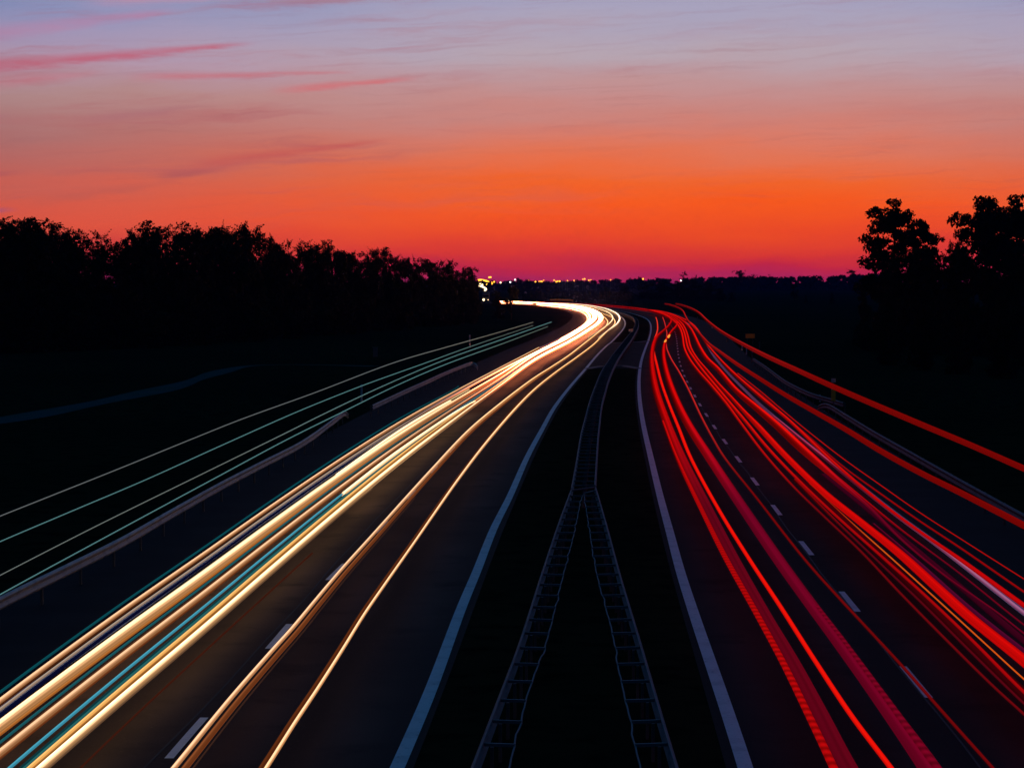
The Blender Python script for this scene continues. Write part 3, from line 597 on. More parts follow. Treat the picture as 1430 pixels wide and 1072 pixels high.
trail([(1500, 937, 4), (1430, 884, 3.8), (1394.5, 856, 3.8), (1312.7, 798, 4), (1258, 752, 4.6), (1214.5, 708, 6), (1176, 675, 9), (1122, 628, 12), (1084, 593, 10.5), (1056, 569, 9), (1028, 545, 7.5), (1003, 516, 6.5), (987.5, 501, 6), (977.5, 485, 5), (971, 471, 4.4), (965.5, 460.6, 4), (959, 453.2, 3.8), (951, 447, 3.4), (941, 441.4, 3.2), (930.5, 437.3, 3), (917, 434.6, 3)] + FT,
      .9, W_(110, 4, 34), (1.0, .007, .004), 'red tail light trail left of the pink edge line, fading to crimson', GR, seed=52, edge=.6, ring=16, stripes=.3, d0=330, d1=215, **K)
trail([(1500, 922, 4), (1430, 872, 3.8), (1340, 800, 3.6), (1258, 739, 4), (1200, 692, 4), (1140, 642, 4)], .9, W_(110, 4, 30), W_(200, 8, 12), 'thin crimson tail light trail hugging the pink edge line', GR, seed=53, edge=.5, d0=400, d1=260, **K)
trail([(1500, 895, 12), (1430, 845, 11), (1340, 780, 9), (1285.5, 742.5, 6.6), (1231, 702, 6), (1162.7, 644, 5.4), (1116, 600, 5), (1098, 583.5, 4.8), (1070, 560.6, 4.4), (1042, 536.8, 4.2), (1021, 518, 4), (1000, 496, 3.6), (988.6, 482.5, 3.2), (983, 474.4, 3), (977.4, 466, 3), (971.8, 458, 3), (965.5, 452, 3), (957, 447, 3), (945, 441.8, 3), (930, 437, 3)] + FT,
      .9, W_(200, 7, 10), (1.0, .009, .005), 'red tail light trail running just outside the pink edge line', GR, seed=54, edge=.5, stripes=.2, d0=330, d1=110, **K)
trail([(1500, 873, 5), (1430, 826, 5), (1340, 764, 4.6), (1285.5, 728, 4.2), (1231, 690, 4), (1176, 650, 3.6), (1130, 610, 3.2), (1091, 576, 3), (1063, 551, 2.8), (1035, 528.5, 2.6), (1012, 507, 2.4)], .9, W_(150, 6, 10), W_(196, 10, 14), 'second red tail light trail outside the pink edge line', GR, seed=55, edge=.5, **K)
trail([(1500, 852, 3), (1430, 808, 2.8), (1340, 751, 2.6), (1285.5, 716, 2.5), (1231, 678, 2.4), (1176, 639, 2.3), (1126, 600, 2.2), (1091, 571, 2.2), (1063, 547, 2.2), (1030, 521, 2)], 1.0, W_(176, 14, 10), W_(190, 14, 16), 'thin outermost red tail light trail over the hard shoulder', GR, seed=56, edge=.7, **K)
KH = dict(edge_tint=(1, .5, .6), flat=.9)
HN, HF = W_(122, 6, 4), (.55, .012, .012)
GH = 'high tail lamp trails of a lorry on the right'
trail([(1500, 684, 10), (1430, 654, 9.5), (1356, 621.5, 9), (1289, 593.5, 9), (1199.6, 555.5, 8.5), (1154, 535.4, 8), (1112, 516.2, 7.2), (1070, 497, 6.2), (1035, 479.2, 5), (1018, 469.6, 4.4), (1004, 460.8, 4), (995, 454, 3.6), (987, 447.3, 3.4), (981.6, 442, 3.2), (976, 436.8, 3), (967.6, 431.9, 2.8), (959, 428.4, 2.6), (950.8, 425.8, 2.2), (943.8, 424.3, 1.8)],
      3.9, HN, HF, 'high dark red roof lamp trail sweeping over the right verge', GH, seed=60, edge=.75, d0=150, d1=50, **KH)
trail([(1500, 772, 11), (1430, 733.5, 10.5), (1340, 687, 9.5), (1285.5, 660, 9), (1231, 630, 8.6), (1182, 600, 8), (1140, 576, 7.4), (1098, 552, 6.6), (1063, 530, 5.8), (1028, 507.4, 5), (1003, 489.5, 4), (990, 480, 3.6), (981, 470.5, 3.4), (973, 461.6, 3), (965.5, 453.8, 2.8), (960, 446.8, 2.6), (956.6, 440, 2.4), (954, 434.6, 2.2), (949.4, 431, 2.2), (943, 428, 2.2), (935.4, 425.6, 2), (928.4, 424.2, 1.6)],
      3.9, HN, HF, 'lower dark red roof lamp trail above the right hard shoulder', GH, seed=61, edge=.75, d0=150, d1=50, **KH)
for (px, py, dx, dy) in ((929, 477.2, 1.2, 3.0), (933.6, 470, 1.8, 2.6)):
    a, b2 = ground(px - dx, py + dy, 1.0), ground(px + dx, py - dy, 1.0)
    mb = MB(); rr = np.array([.06, .12, .14, .12, .06]) * 1.05; mb.tube([a + (b2 - a) * k / 4 for k in range(5)], rr, 10)
    o = mb.build('indicator_flash', M['amber'], loc=(a + b2) / 2, sm=True)
    tag(o, 'amber indicator flash on the red trail, ' + ('nearer of the two' if py > 474 else 'farther of the two'), 'indicator flash', 'amber indicator flashes')

# ------------------------------------------------------------------ posts and signs
def delineator(px, py, hgt, label, group, tint='white_plastic', w=.10):
    p = stand(px, py); root = empty('delineator_post', p); tag(root, label, 'delineator', group)
    mb = MB(); n = 10; vs = []
    prof = [(.5, 0.), (.5, hgt * .93), (.42, hgt * .97), (.2, hgt)]
    for r, z in prof:
        for k in range(n):
            a = 2 * math.pi * k / n; vs.append((w * r * math.cos(a), w * r * .8 * math.sin(a), z))
    fs = [(i * n + k, i * n + (k + 1) % n, (i + 1) * n + (k + 1) % n, (i + 1) * n + k) for i in range(3) for k in range(n)] + [tuple(range(3 * n, 4 * n))]
    mb.add(vs, fs); mb.build('post', M[tint], root, sm=False)
    mb = MB(); mb.box((0, -.048, hgt * .78), (w * .55, .02, .16)); mb.build('reflector', M['red'] if px > 800 else M['pale'], root)
    return root
GD = 'delineator posts along the verges'
delineator(505, 560, 1.08, 'slim white post crossing the cyan lines above the short guardrail', GD, w=.13)
delineator(656, 485, 1.5, 'tall slim pale post at the top cyan line before the forest', GD, w=.16)
delineator(1036.5, 489, .80, 'white delineator post below the small yellow sign', GD, w=.16)
delineator(1042.7, 495, .90, 'greenish white delineator post, second below the yellow sign', GD, w=.16)
delineator(1050, 504, .95, 'dim post at the far tip of the bent guardrail', GD, w=.14, tint='cabinet')
delineator(1060.7, 487, .85, 'dark grey post right of the small yellow sign', GD, w=.15, tint='cabinet')
delineator(1016, 477, .75, 'faint post under the high red line, left of the yellow sign', GD, w=.15, tint='cabinet')
delineator(994.6, 459, .85, 'small post crossed by the high red line', GD, w=.2)
delineator(974, 449, .95, 'farthest small post beyond the red fork', GD, w=.2, tint='cabinet')
delineator(1145, 561, .48, 'pinkish stub post where the two right guardrails meet', GD, w=.09)
def plate(name, m, root, c, size, bev=.02):
    mb = MB(); w2, h2 = size[0] / 2, size[2] / 2; r = min(w2, h2) * .18; out = []
    for cx, cz, a0 in ((w2 - r, h2 - r, 0), (-w2 + r, h2 - r, 90), (-w2 + r, -h2 + r, 180), (w2 - r, -h2 + r, 270)):
        for k in range(4):
            a = math.radians(a0 + 30 * k); out.append((cx + r * math.cos(a), cz + r * math.sin(a)))
    n = len(out); t = size[1] / 2
    mb.add([(c[0] + x, c[1] + s, c[2] + z) for s in (-t, t) for x, z in out], [tuple(range(n)), tuple(range(n, 2 * n))[::-1]] + [(k, n + k, n + (k + 1) % n, (k + 1) % n) for k in range(n)])
    return mb.build(name, m, root)
p = stand(1047.5, 500); root = empty('road_sign', p); tag(root, 'small yellow rectangular sign in the dark field right of the road', 'sign')
u = p[1] / F
plate('sign_plate', M['yellow_dim'], root, (0, 0, 31 * u), (13 * u, .03, 6.2 * u))
for sx in (-.28, .28):
    mb = MB(); mb.tube([(sx, .04, 0), (sx, .04, 16 * u), (sx, .04, 33 * u)], .025, 8); mb.build('leg', M['steel_dark'], root)
p = stand(1163.7, 577); root = empty('marker_post', p); tag(root, 'tall yellow marker post with white square plate above, by the guardrail', 'marker post')
u = p[1] / F
mb = MB(); mb.tube([(0, .05, 0), (0, .05, 25 * u), (0, .05, 48 * u)], .03, 8); mb.build('pole', M['steel_dark'], root)
plate('white_plate', M['pale'], root, (0, 0, 46 * u), (6.2 * u, .03, 5.6 * u))
plate('yellow_plate', M['yellow'], root, (0, 0, 25.4 * u), (6.4 * u, .03, 16.4 * u))
plate('top_plate', M['pale'], root, (0, 0, 35.6 * u), (6.2 * u, .03, 3.6 * u))
p = stand(881.3, 474); root = empty('road_sign', p); tag(root, 'tiny grey white plate standing in the median near the bend', 'sign')
u = p[1] / F
plate('sign_plate', M['grey_plate'], root, (0, 0, 12.6 * u), (6.6 * u, .03, 3.8 * u)); mb = MB(); mb.tube([(0, .05, 0), (0, .05, 6 * u), (0, .05, 14 * u)], .035, 8); mb.build('pole', M['steel_dark'], root)
p = stand(524, 498); root = empty('utility_cabinet', p); tag(root, 'dim blue-grey cabinet on the verge before the black forest', 'cabinet')
mb = MB(); mb.box((0, 0, .46), (.46, .32, .92)); mb.build('body', M['cabinet'], root)
mb = MB(); mb.box((0, 0, .955), (.54, .40, .07)); mb.build('lid', M['cabinet'], root)
mb = MB(); mb.box((0, -.17, .5), (.36, .02, .7)); mb.build('door', M['cabinet'], root)
# lorry waiting behind the trees at the far end of the left carriageway
p = stand(678.5, 422); root = empty('truck', p); tag(root, 'pale distant lorry with lit headlights at the forest edge', 'truck')
mb = MB(); mb.box((0, 1.0, 2.0), (2.5, 2.0, 2.4)); mb.build('cab', M['cab'], root)
mb = MB(); mb.box((0, 6.2, 2.5), (2.55, 8.0, 2.9)); mb.build('cargo_box', M['cab'], root)
mb = MB(); mb.box((0, -.03, 2.35), (2.2, .06, .8)); mb.build('windscreen', M['glass'], root)
mb = MB(); mb.box((0, -.05, .8), (2.5, .3, .5)); mb.build('bumper', M['black'], root)
for sx, rr in ((-.85, .42), (.85, .16)):
    mb = MB(); mb.tube([(sx, -.32, .95), (sx, -.27, .95), (sx, -.22, .95)], [rr * .8, rr, rr], 12); mb.build('headlight', M['lamp_white'], root)
for sx in (-1.1, 1.1):
    for yy in (1.0, 5.0, 8.6):
        mb = MB(); mb.tube([(sx - .14, yy, .5), (sx, yy, .5), (sx + .14, yy, .5)], .5, 16); mb.build('wheel', M['black'], root)
# the far headlights glimpsed through the lone tree
for px, py, r, lab in ((710.5, 421.8, .5, 'bright headlight spot at the left tip of the white trail'), (713.5, 422.6, .4, 'smaller headlight spot right beside the brightest one'), (720, 422.6, .35, 'weak headlight spot just before the white trail starts')):
    a = ground(px, py, .7); mb = MB(); mb.tube([a + np.array((0, q, 0)) for q in (0, .15, .3)], [r, r * 1.05, r * .8], 12)
    tag(mb.build('headlight', M['lamp_white'], loc=a), lab, 'headlight')

# ------------------------------------------------------------------ town lamps on the horizon
def lamp(px, py, Y, r, m, label, group):
    q = at_depth(px, py, Y); root = empty('street_lamp', (q[0], q[1], 0)); tag(root, label, 'street lamp', group)
    z = q[2]; mb = MB(); mb.tube([(0, 0, 0), (0, 0, z * .5), (0, 0, z)], [.16, .13, .09], 6); mb.build('pole', M['steel_dark'], root)
    mb = MB(); n = 8
    mb.tube([(0, 0, z - r), (0, 0, z - r * .6), (0, 0, z), (0, 0, z + r * .6), (0, 0, z + r)], [r * .2, r * .8, r, r * .8, r * .2], n); mb.build('lamp_head', m, root, sm=True)
rl = random.Random(5)
for px, py in [(668, 391.2), (670.3, 390.8), (672.5, 391), (674.7, 391.3), (677, 391.8), (679.2, 392.4), (681.2, 393.2), (682.8, 394.3), (683.2, 395.6), (682, 396.7), (680, 397.3), (686.2, 394.6), (686.8, 395.8)]:
    lamp(px, py, 2300, .95, M['lamp_yellow'], 'orange street lamp in the curved string left of the horizon town', 'orange lamps curving round the ramp')
for px, py in [(683, 387.2), (685.2, 387)]:
    lamp(px, py, 2350, .8, M['lamp_yellow'], 'one of two orange mast lamps standing highest over the curved string', 'pair of mast lamps')
for px, py in [(671.5, 399.4), (673.3, 400.2), (675.2, 401), (677, 402), (678.5, 403), (678.8, 404.2), (677.3, 405.3), (670.5, 395.5), (669, 399.3), (673.5, 397.6)]:
    lamp(px, py, 1900, .7, M['lamp_white'], 'whitish lamp in the small hooked string below the orange curve', 'pale lamps below the ramp')
for px, py, m, lab in [(690, 393.5, 'lamp_yellow', 'single orange lamp just right of the curved string'), (699, 394.5, 'lamp_white', 'cream lamp between the curved string and the dark dome tree'),
                       (712.6, 394, 'lamp_pale', 'white lamp in front of the dark dome-shaped trees'), (719.3, 390.6, 'lamp_pale', 'faint lamp on top of the dome-shaped trees'),
                       (898, 389.6, 'lamp_yellow', 'lone orange lamp above the middle of the far wood'), (951, 391.5, 'lamp_pale', 'small pale lamp below the umbrella-shaped tree')]:
    lamp(px, py, 2150, .72, M[m], lab, 'single lamps of the far town')
for px, py in [(738, 391.5), (747.8, 393), (751, 393.4), (753.3, 393), (755.2, 392.8), (757, 392.6), (759.2, 391), (773.7, 391), (776.5, 393), (778.8, 392.4), (781.6, 392.4), (792.5, 391.6), (801.7, 391.4), (814, 389.6), (816.6, 389.2), (822.2, 391), (825.2, 390.4), (852.6, 390.4)]:
    lamp(px, py + .3, 2200, rl.uniform(.45, .75), M['lamp_yellow'], 'orange street lamp in the row along the horizon above the white glow', 'orange lamps along the horizon')

# ------------------------------------------------------------------ trees
def leaves(centres, radii, per, size, rng, squash=.8):
    """leaf quads scattered through clumps; returns vertex array (n,4,3)"""
    out = []
    for c, r in zip(centres, radii):
        n = max(6, int(per * r * r))
        d = rng.normal(size=(n, 3)); d /= np.linalg.norm(d, axis=1)[:, None]
        rad = r * rng.uniform(.25, 1.12, (n, 1)) ** .7
        p = c + d * rad * np.array((1, 1, squash))
        u = rng.normal(size=(n, 3)); u /= np.linalg.norm(u, axis=1)[:, None]
        w = np.cross(u, rng.normal(size=(n, 3))); w /= np.linalg.norm(w, axis=1)[:, None]
        s = size * rng.uniform(.6, 1.35, (n, 1))
        out.append(np.stack([p - u * s * .6, p + w * s * .34, p + u * s * .6, p - w * s * .34], 1))
    return np.concatenate(out)
def leaf_mesh(name, quads, m):
    v = quads.reshape(-1, 3); n = len(quads)
    me = bpy.data.meshes.new(name); me.vertices.add(len(v)); me.vertices.foreach_set('co', v.astype('f').ravel())
    me.loops.add(4 * n); me.loops.foreach_set('vertex_index', np.arange(4 * n, dtype='i'))
    me.polygons.add(n); me.polygons.foreach_set('loop_start', np.arange(0, 4 * n, 4, dtype='i')); me.polygons.foreach_set('loop_total', np.full(n, 4, 'i'))
    me.update(); me.validate(); me.materials.append(m); return me
def make_tree_data(seed, kind):
    """unit-ish tree: returns (trunk mesh, crown mesh, natural height)"""
    rng = np.random.default_rng(seed); rnd = random.Random(seed)
    hgt = 16.0; cs, rs = [], []; wood = MB()
    lean = np.array((rnd.uniform(-.6, .6), rnd.uniform(-.6, .6), 0))
    tr = [np.array((0, 0, 0.)) + lean * (k / 6) ** 1.5 + np.array((rnd.uniform(-.15, .15) * (k > 0), 0, hgt * .86 * k / 6)) for k in range(7)]
    wood.tube(tr, [.30, .26, .22, .18, .13, .08, .03], 8)
    def limb(z0, ang, ln, rise, r0):
        k = z0 / (hgt * .86); a = tr[min(6, int(k * 6))].copy(); a[2] = z0
        d = np.array((math.cos(ang), math.sin(ang), 0)); pts = [a + d * ln * q + np.array((0, 0, rise * q ** 1.4 + rnd.uniform(-.12, .12) * q)) for q in (0, .35, .7, 1)]
        wood.tube(pts, [r0, r0 * .7, r0 * .45, r0 * .15], 6); return pts
    if kind == 'round':
        for i in range(rnd.randint(13, 16)):
            z0 = rnd.uniform(3.0, 12.0); ln = rnd.uniform(2.0, 3.9) * (1 - .35 * abs(z0 - 7) / 6); pts = limb(z0, rnd.uniform(0, 6.28), ln, rnd.uniform(.8, 2.8), .10)
            for q in (2, 3):
                cs.append(pts[q] + rng.normal(0, .35, 3)); rs.append(rnd.uniform(1.0, 1.75))
        for i in range(7): cs.append(tr[6] + rng.normal(0, (1.1, 1.1, .9), 3)); rs.append(rnd.uniform(.6, 1.1))
        for i in range(10): cs.append(np.array((rng.normal(0, 1.9), rng.normal(0, 1.9), rnd.uniform(13, 15.4)))); rs.append(rnd.uniform(.45, .9))
        q = leaves(cs, rs, 95, .34, rng)
    elif kind == 'upright':
        for i in range(20):
            z0 = rnd.uniform(2.5, 14.0); ln = rnd.uniform(.9, 2.0) * (1 - .45 * z0 / 15); pts = limb(z0, rnd.uniform(0, 6.28), ln, rnd.uniform(1.0, 2.4), .07)
            cs.append(pts[3] + rng.normal(0, .2, 3)); rs.append(rnd.uniform(.75, 1.45) * (1.1 - .35 * z0 / 15))
        for k in range(5): cs.append(tr[6] + np.array((rng.normal(0, .3), rng.normal(0, .3), .45 * k))); rs.append(.62 - .1 * k)
        q = leaves(cs, rs, 110, .32, rng)
    elif kind == 'open':
        for i in range(11):
            z0 = rnd.uniform(6.0, 13.0); ln = rnd.uniform(2.2, 4.2); pts = limb(z0, rnd.uniform(0, 6.28), ln, rnd.uniform(.4, 2.0), .11)
            for q in (1, 2, 3):
                if rnd.random() < .8: cs.append(pts[q] + rng.normal(0, .3, 3)); rs.append(rnd.uniform(.45, .95))
        for i in range(7): cs.append(tr[6] + rng.normal(0, (1.3, 1.3, 1.0), 3)); rs.append(rnd.uniform(.4, .9))
        q = leaves(cs, rs, 120, .30, rng, .6)
    elif kind == 'pine':
        for i in range(17):
            z0 = 5.2 + i * .52; ln = rnd.uniform(2.4, 4.8) * (1 - .5 * max(0, z0 - 9) / 6); pts = limb(z0, i * 2.4 + rnd.uniform(-.5, .5), ln, rnd.uniform(-.2, 1.3), .12)
            for q in (1, 2, 3):
                cs.append(pts[q] + rng.normal(0, .25, 3)); rs.append(rnd.uniform(.75, 1.25))
            for _ in range(2): cs.append(pts[3] + rng.normal(0, (.7, .7, .4), 3)); rs.append(rnd.uniform(.3, .6))
        for i in range(9): cs.append(tr[6] + rng.normal(0, (1.0, 1.0, .9), 3)); rs.append(rnd.uniform(.5, .95))
        q = leaves(cs, rs, 175, .32, rng, .6)
    else:      # bush
        for i in range(22):
            a = rnd.uniform(0, 6.28); d = rnd.uniform(0, 4.2); z = rnd.uniform(1, 11.5) * (1 - (d / 5.2) ** 2)
            cs.append(np.array((d * math.cos(a), d * math.sin(a), max(.8, z)))); rs.append(rnd.uniform(1.3, 2.2))
        for i in range(16):
            a = rnd.uniform(0, 6.28); d = rnd.uniform(0, 3.0); cs.append(np.array((d * math.cos(a), d * math.sin(a), rnd.uniform(11, 15.2)))); rs.append(rnd.uniform(.5, 1.1))
        for i in range(10): limb(rnd.uniform(.5, 8), rnd.uniform(0, 6.28), rnd.uniform(2, 3.8), rnd.uniform(1, 3), .09)
        q = leaves(cs, rs, 70, .5, rng)
    if kind in ('round', 'upright', 'open', 'bush'):      # leading shoots that break the outline
        order = sorted(range(len(cs)), key=lambda i: -cs[i][2])[:30]; c2, r2 = [], []
        for i in order:
            for _ in range(rnd.choice((0, 0, 0, 1, 2))):
                b0 = cs[i] + np.array((rng.normal(0, .45) * rs[i], rng.normal(0, .45) * rs[i], rs[i] * .55)); ln = rnd.uniform(.4, 1.0) * rnd.choice((1, 1, 1.7)); tl = rng.normal(0, .2, 2)
                for k in range(6):
                    c2.append(b0 + np.array((tl[0] * k, tl[1] * k, ln * k / 5))); r2.append(.46 - .075 * k)
        q = np.concatenate([q, leaves(c2, r2, 190, .19, rng, 1.1)])
    zmax = np.quantile(q[:, :, 2], .9985)
    me = bpy.data.meshes.new('trunk'); me.from_pydata(wood.v, [], wood.f); me.materials.append(M['bark'])
    return me, leaf_mesh('crown', q, M['pine'] if kind == 'pine' else M['leaf']), zmax
TD = {}
def tree(kind, var, px, py_base, py_top, label, group, wide=1.0, rz=0., name='tree', Y=None):
    key = (kind, var)
    if key not in TD: TD[key] = make_tree_data(sum(map(ord, kind)) * 7 + var * 31, kind)
    tm, cm, h0 = TD[key]
    if Y is None: p = stand(px, py_base)
    else: p = at_depth(px, 400, Y); p[2] = 0
    top = at_depth(px, py_top, p[1])[2]; s = top / h0
    root = empty(name, p, rz); root.scale = (s * wide, s * wide, s); tag(root, label, 'tree', group)
    for nm, d in (('trunk', tm), ('crown', cm)):
        o = bpy.data.objects.new(nm, d); COL.objects.link(o); o.parent = root
    return root
rt = random.Random(11)
prof = [(-40, 322), (0, 324), (20, 308), (45, 302), (62, 309), (77, 311), (88, 326), (105, 319), (120, 322), (140, 331), (160, 321), (178, 328), (202, 311), (218, 308), (250, 311), (285, 311), (312, 317), (340, 310), (352, 322),
        (362, 346), (385, 332), (402, 344), (425, 335), (460, 337), (480, 349), (512, 350), (526, 345), (545, 346), (560, 353), (580, 361), (602, 362), (625, 362), (640, 369), (656, 374), (668, 388)]
def ptop(x): return float(np.interp(x, [q[0] for q in prof], [q[1] for q in prof]))
def fbase(x): return float(np.interp(x, [-60, 0, 200, 400, 560, 672], [492, 490, 481, 468, 457, 448]))
hero = [('round', 0, 12, 308, 1.0, 'broad leafy tree at the far left edge of the frame'), ('round', 1, 45, 302, 1.05, 'tallest bushy crown near the left frame edge'),
        ('upright', 0, 76, 310, .9, 'slim spiky-topped tree right of the leftmost broad crown'), ('upright', 1, 106, 318, 1.15, 'pointed tree standing left of the see-through pines'),
        ('open', 0, 136, 331, .9, 'thin see-through tree letting pink sky through its branches'), ('open', 1, 166, 321, 1.0, 'flat-topped see-through tree, right of the thin one'),
        ('round', 2, 190, 330, .7, 'low round crown left of the twin tall trees'), ('upright', 2, 212, 308, 1.15, 'left one of the twin tall trees with a bright slit between them'),
        ('upright', 3, 254, 310, 1.3, 'right one of the twin tall trees beside the bright slit'), ('round', 3, 284, 311, .85, 'dense tall crown right of the twin trees'),
        ('upright', 1, 308, 316, 1.1, 'ragged tall tree in the middle of the left treeline'), ('upright', 0, 340, 309, 1.2, 'tall tree with a spiky tip where the treeline drops'),
        ('round', 0, 385, 331, .75, 'lone rounded crown after the drop in the treeline'), ('round', 2, 428, 335, .8, 'ragged crown left of the level stretch of treeline'),
        ('upright', 2, 456, 335, .85, 'small pointed tree at the start of the level treeline'), ('round', 1, 488, 349, .8, 'low even crown in the level stretch of treeline'),
        ('upright', 3, 515, 349, .7, 'first of three small spires in the level treeline'), ('upright', 0, 526, 345, .75, 'second, tallest of three small spires'), ('upright', 2, 541, 345, .9, 'third of three small spires, with a broader foot'),
        ('round', 3, 566, 356, .8, 'sloping crown right of the three spires'), ('round', 0, 602, 361, .95, 'smooth rounded crown near the right end of the forest'),
        ('round', 2, 628, 362, .85, 'leafy crown second from the right end of the forest'), ('round', 1, 655, 372, .8, 'last tree at the right end of the forest beside the town lamps')]
for k, v, px, top, wd, lab in hero:
    tree(k, v, px, fbase(px) - rt.uniform(0, 6), top, lab, 'trees of the black forest on the left', wd, rt.uniform(0, 6.28), 'forest_tree')
x = -45
while x < 664:
    t = ptop(x) + rt.uniform(14, 24)
    if 118 < x < 180: t = max(t, 352 + rt.uniform(0, 8))
    if 224 < x < 244: t = max(t, 352)
    tree('bush', rt.randint(0, 2), x, fbase(x) + rt.uniform(1, 5), t, 'dark undergrowth tree filling the front of the black forest', 'undergrowth trees of the black forest', rt.uniform(.75, 1.0), rt.uniform(0, 6.28), 'forest_tree')
    x += rt.uniform(19, 27) * (1 - .3 * max(0, x) / 670)
tree('bush', 1, 664, 449, 392, 'low dark bush closing the right end of the forest', 'undergrowth trees of the black forest', .7, 1.0, 'forest_tree')
x = -40
while x < 650:
    t = ptop(x) + rt.uniform(2, 9)
    if 118 < x < 180: t = max(t, 340 + rt.uniform(0, 14))
    if 222 < x < 246: t = max(t, 350)
    tree(rt.choice(['round', 'upright']), rt.randint(0, 3), x, fbase(x) - rt.uniform(9, 14), t, 'dark tree in the back row of the black forest', 'back row of the black forest', rt.uniform(.85, 1.1), rt.uniform(0, 6.28), 'forest_tree')
    x += rt.uniform(15, 24)
# right-hand clump
GP = 'tall trees on the right edge'
tree('pine', 0, 1249, 482, 279, 'tall ragged pine with a side bough, left of the right-hand clump', GP, .92, 2.4, 'pine_tree')
tree('pine', 1, 1290, 480, 307, 'shorter pine with a flat shelf of foliage beside the tall ragged pine', GP, .62, .4, 'pine_tree')
tree('pine', 2, 1378, 478, 275, 'tall domed pine left of the frame-edge tree', GP, 1.0, 1.1, 'pine_tree')
tree('pine', 3, 1424, 476, 273, 'pine cut off by the right frame edge', GP, .95, 4.0, 'pine_tree')
tree('pine', 0, 1402, 470, 290, 'dense pine filling the gap between the two tall domed pines', GP, .95, 5.2, 'pine_tree')
tree('round', 2, 1340, 474, 318, 'small see-through tree in the gap of the right-hand clump', GP, .5, 1.0, 'pine_tree')
tree('round', 3, 1452, 474, 295, 'leafy tree mostly outside the right frame edge', GP, 1.0, 1.0, 'pine_tree')
GU = 'undergrowth below the right-hand trees'
for px, b, t, wd in [(1205, 488, 388, .55), (1228, 490, 362, .7), (1252, 492, 345, .8), (1280, 493, 340, .8), (1305, 494, 352, .8), (1330, 495, 342, .85), (1358, 496, 340, .85), (1385, 497, 342, .85), (1412, 498, 358, .8), (1440, 499, 350, .9), (1470, 499, 350, .9),
                 (1240, 510, 400, .8), (1290, 516, 395, .8), (1345, 522, 400, .8), (1400, 528, 400, .8), (1450, 532, 400, .8)]:
    tree('bush', rt.randint(0, 2), px, b, t + 4, 'black undergrowth tree below the right-hand pines', GU, wd, rt.uniform(0, 6.28), 'undergrowth_tree')
# middle distance
GM = 'lone trees in the middle distance'
tree('round', 1, 714, 447, 398, 'dark rounded tree at the left tip of the white trail', GM, .95, .6)
tree('bush', 0, 694, 446, 405, 'low dark bush between the forest end and the rounded tree', GM, .9, .6)
GB2 = 'dark trees beyond the bend'
for i, (px, t, wd, Y) in enumerate([(846, 400, 1.2, 1150), (872, 398, 1.2, 1180), (900, 394, 1.2, 1100), (925, 391, 1.1, 1060), (948, 392, 1.1, 1040), (968, 390, 1.2, 1050), (990, 393, 1.1, 1020), (1006, 402, 1.0, 980), (1022, 408, .9, 950)]):
    tree('bush', i % 3, px, 0, t, 'dark leafy tree in the clump behind the red bend', GB2, wd * 2.1, i * 1.3, Y=Y)
tree('round', 3, 1109, 423, 396, 'dark field tree below the middle of the far wood', GM, .9, .3)
tree('bush', 1, 1125, 425, 412, 'small dark bush right of the field tree', GM, .8, .3, 'bush')
tree('bush', 2, 1162, 424, 409, 'squat dark bush in the field near the right-hand clump', GM, 1.1, .3, 'bush')
GFT = 'trees standing out of the far wood'
for px, t, wd, k, v, lab, Y in [(955.5, 378, .95, 'open', 2, 'umbrella-shaped tree rising highest from the far wood', 2150), (972, 383.5, .6, 'upright', 1, 'small blunt tree right of the umbrella-shaped one', 2150),
                            (1031.5, 377, .95, 'round', 1, 'round ball-shaped tree on the horizon', 2150), (1052, 382.5, .9, 'round', 2, 'uneven low tree right of the ball-shaped one', 2150), (1075, 383, .8, 'upright', 3, 'little pointed tree on the middle of the horizon', 2150),
                            (1190, 376, 1.5, 'bush', 0, 'wide dome-shaped tree on the horizon near the right clump', 2100), (893, 386, .7, 'round', 0, 'small round tree beside the lone orange lamp', 2200), (724, 388, 1.6, 'bush', 2, 'dome-shaped tree group right of the orange lamp string', 1850), (737, 389.5, 1.2, 'bush', 1, 'lower dome-shaped tree beside the bigger dome', 1850)]:
    tree(k, v, px, 0, t, lab, GFT, wd, 1.0, Y=Y)
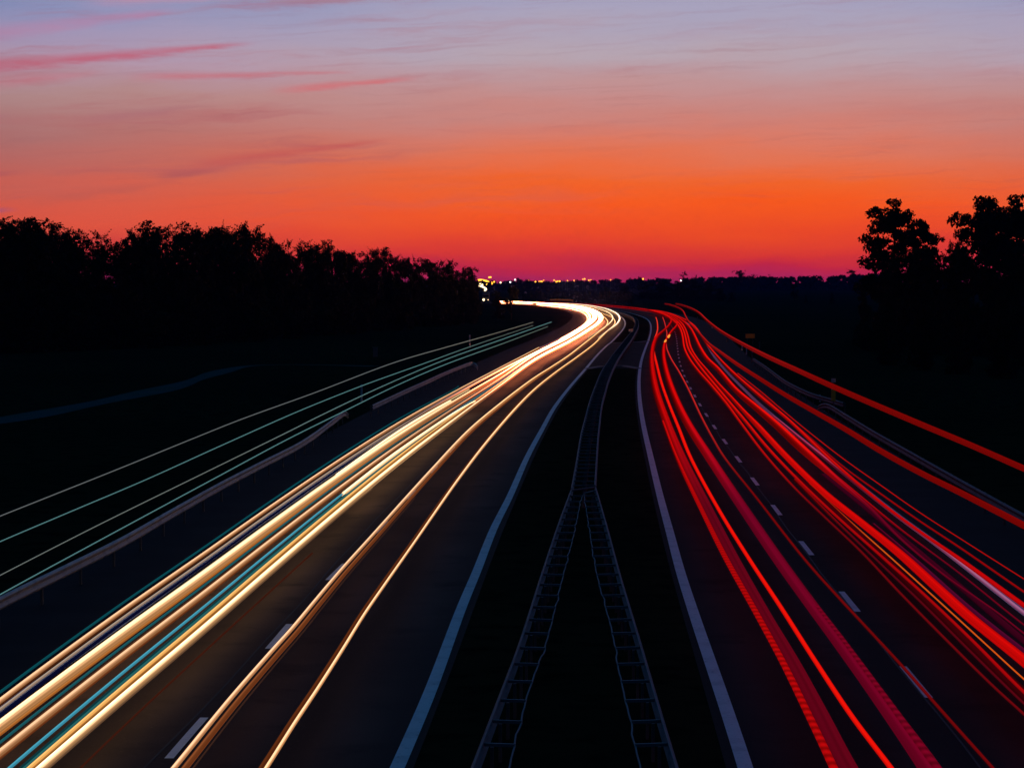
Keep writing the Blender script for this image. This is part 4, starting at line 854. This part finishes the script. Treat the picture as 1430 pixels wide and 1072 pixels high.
# far wood: a belt that reads as one mass
rng = np.random.default_rng(77); cs, rs = [], []
def belt(n, x0, x1, Y0, Y1, ytop, jit, rr):
    for i in range(n):
        px = rng.uniform(x0, x1); Y = rng.uniform(Y0, Y1); tz = at_depth(px, np.interp(px, [q[0] for q in ytop], [q[1] for q in ytop]) + abs(rng.normal(0, jit)), Y)[2]
        X = (px - CX) / F * Y; r = rng.uniform(*rr)
        z = tz - r
        while z > -r:
            cs.append(np.array((X + rng.normal(0, 5) * (z < tz - 1.5 * r), Y + rng.normal(0, 8), z))); rs.append(r * rng.uniform(.8, 1.3)); z -= r * 1.3
belt(330, 560, 1330, 2150, 2600, [(560, 392), (700, 391), (760, 391.5), (830, 390.5), (880, 388.5), (960, 387.5), (1000, 385.5), (1100, 385.5), (1180, 383.5), (1240, 380), (1330, 380)], 1.1, (1.8, 4.0))
q = leaves(cs, rs, 5.5, 2.1, rng)
o = bpy.data.objects.new('far_wood', leaf_mesh('far_wood', q, M['farleaf'])); COL.objects.link(o)
tag(o, 'dark blue belt of woodland along the whole horizon', 'wood', kind='stuff')

# scrub added on the bank outside the far bend for a brown headlight glow
ob = offset(wRI, 17.0); rng = np.random.default_rng(3); cs, rs = [], []
sel = [p for p in ob if p[1] > 560 and p[0] < (880 - CX) / F * p[1] and p[0] > (700 - CX) / F * p[1]]
for p in sel:
    for _ in range(3):
        hgt = rng.uniform(1.0, 4.2); q = p + np.array((rng.normal(0, 1), rng.uniform(0, 12), 0)); z = hgt
        while z > 0:
            cs.append(np.array((q[0], q[1], z))); rs.append(rng.uniform(.5, 1.0)); z -= .9
o = bpy.data.objects.new('hedge', leaf_mesh('hedge', leaves(cs, rs, 26, .5, rng), M['scrub'])); COL.objects.link(o)
tag(o, 'low scrub hedge lit brown by headlights behind the far bend', 'hedge')

# ------------------------------------------------------------------ air
HAZE = 5e-5
if HAZE:
    hz = MB(); hz.box((0, 1800, 24), (5200, 4600, 50.)); 
    m = bpy.data.materials.new('haze'); m.use_nodes = True; t = m.node_tree; t.nodes.clear()
    v = t.nodes.new('ShaderNodeVolumePrincipled'); v.inputs['Color'].default_value = (.14, .24, 1, 1); v.inputs['Density'].default_value = HAZE
    v.inputs['Anisotropy'].default_value = .2
    t.links.new(v.outputs[0], t.nodes.new('ShaderNodeOutputMaterial').inputs['Volume'])
    tag(hz.build('haze', m), kind='stuff')
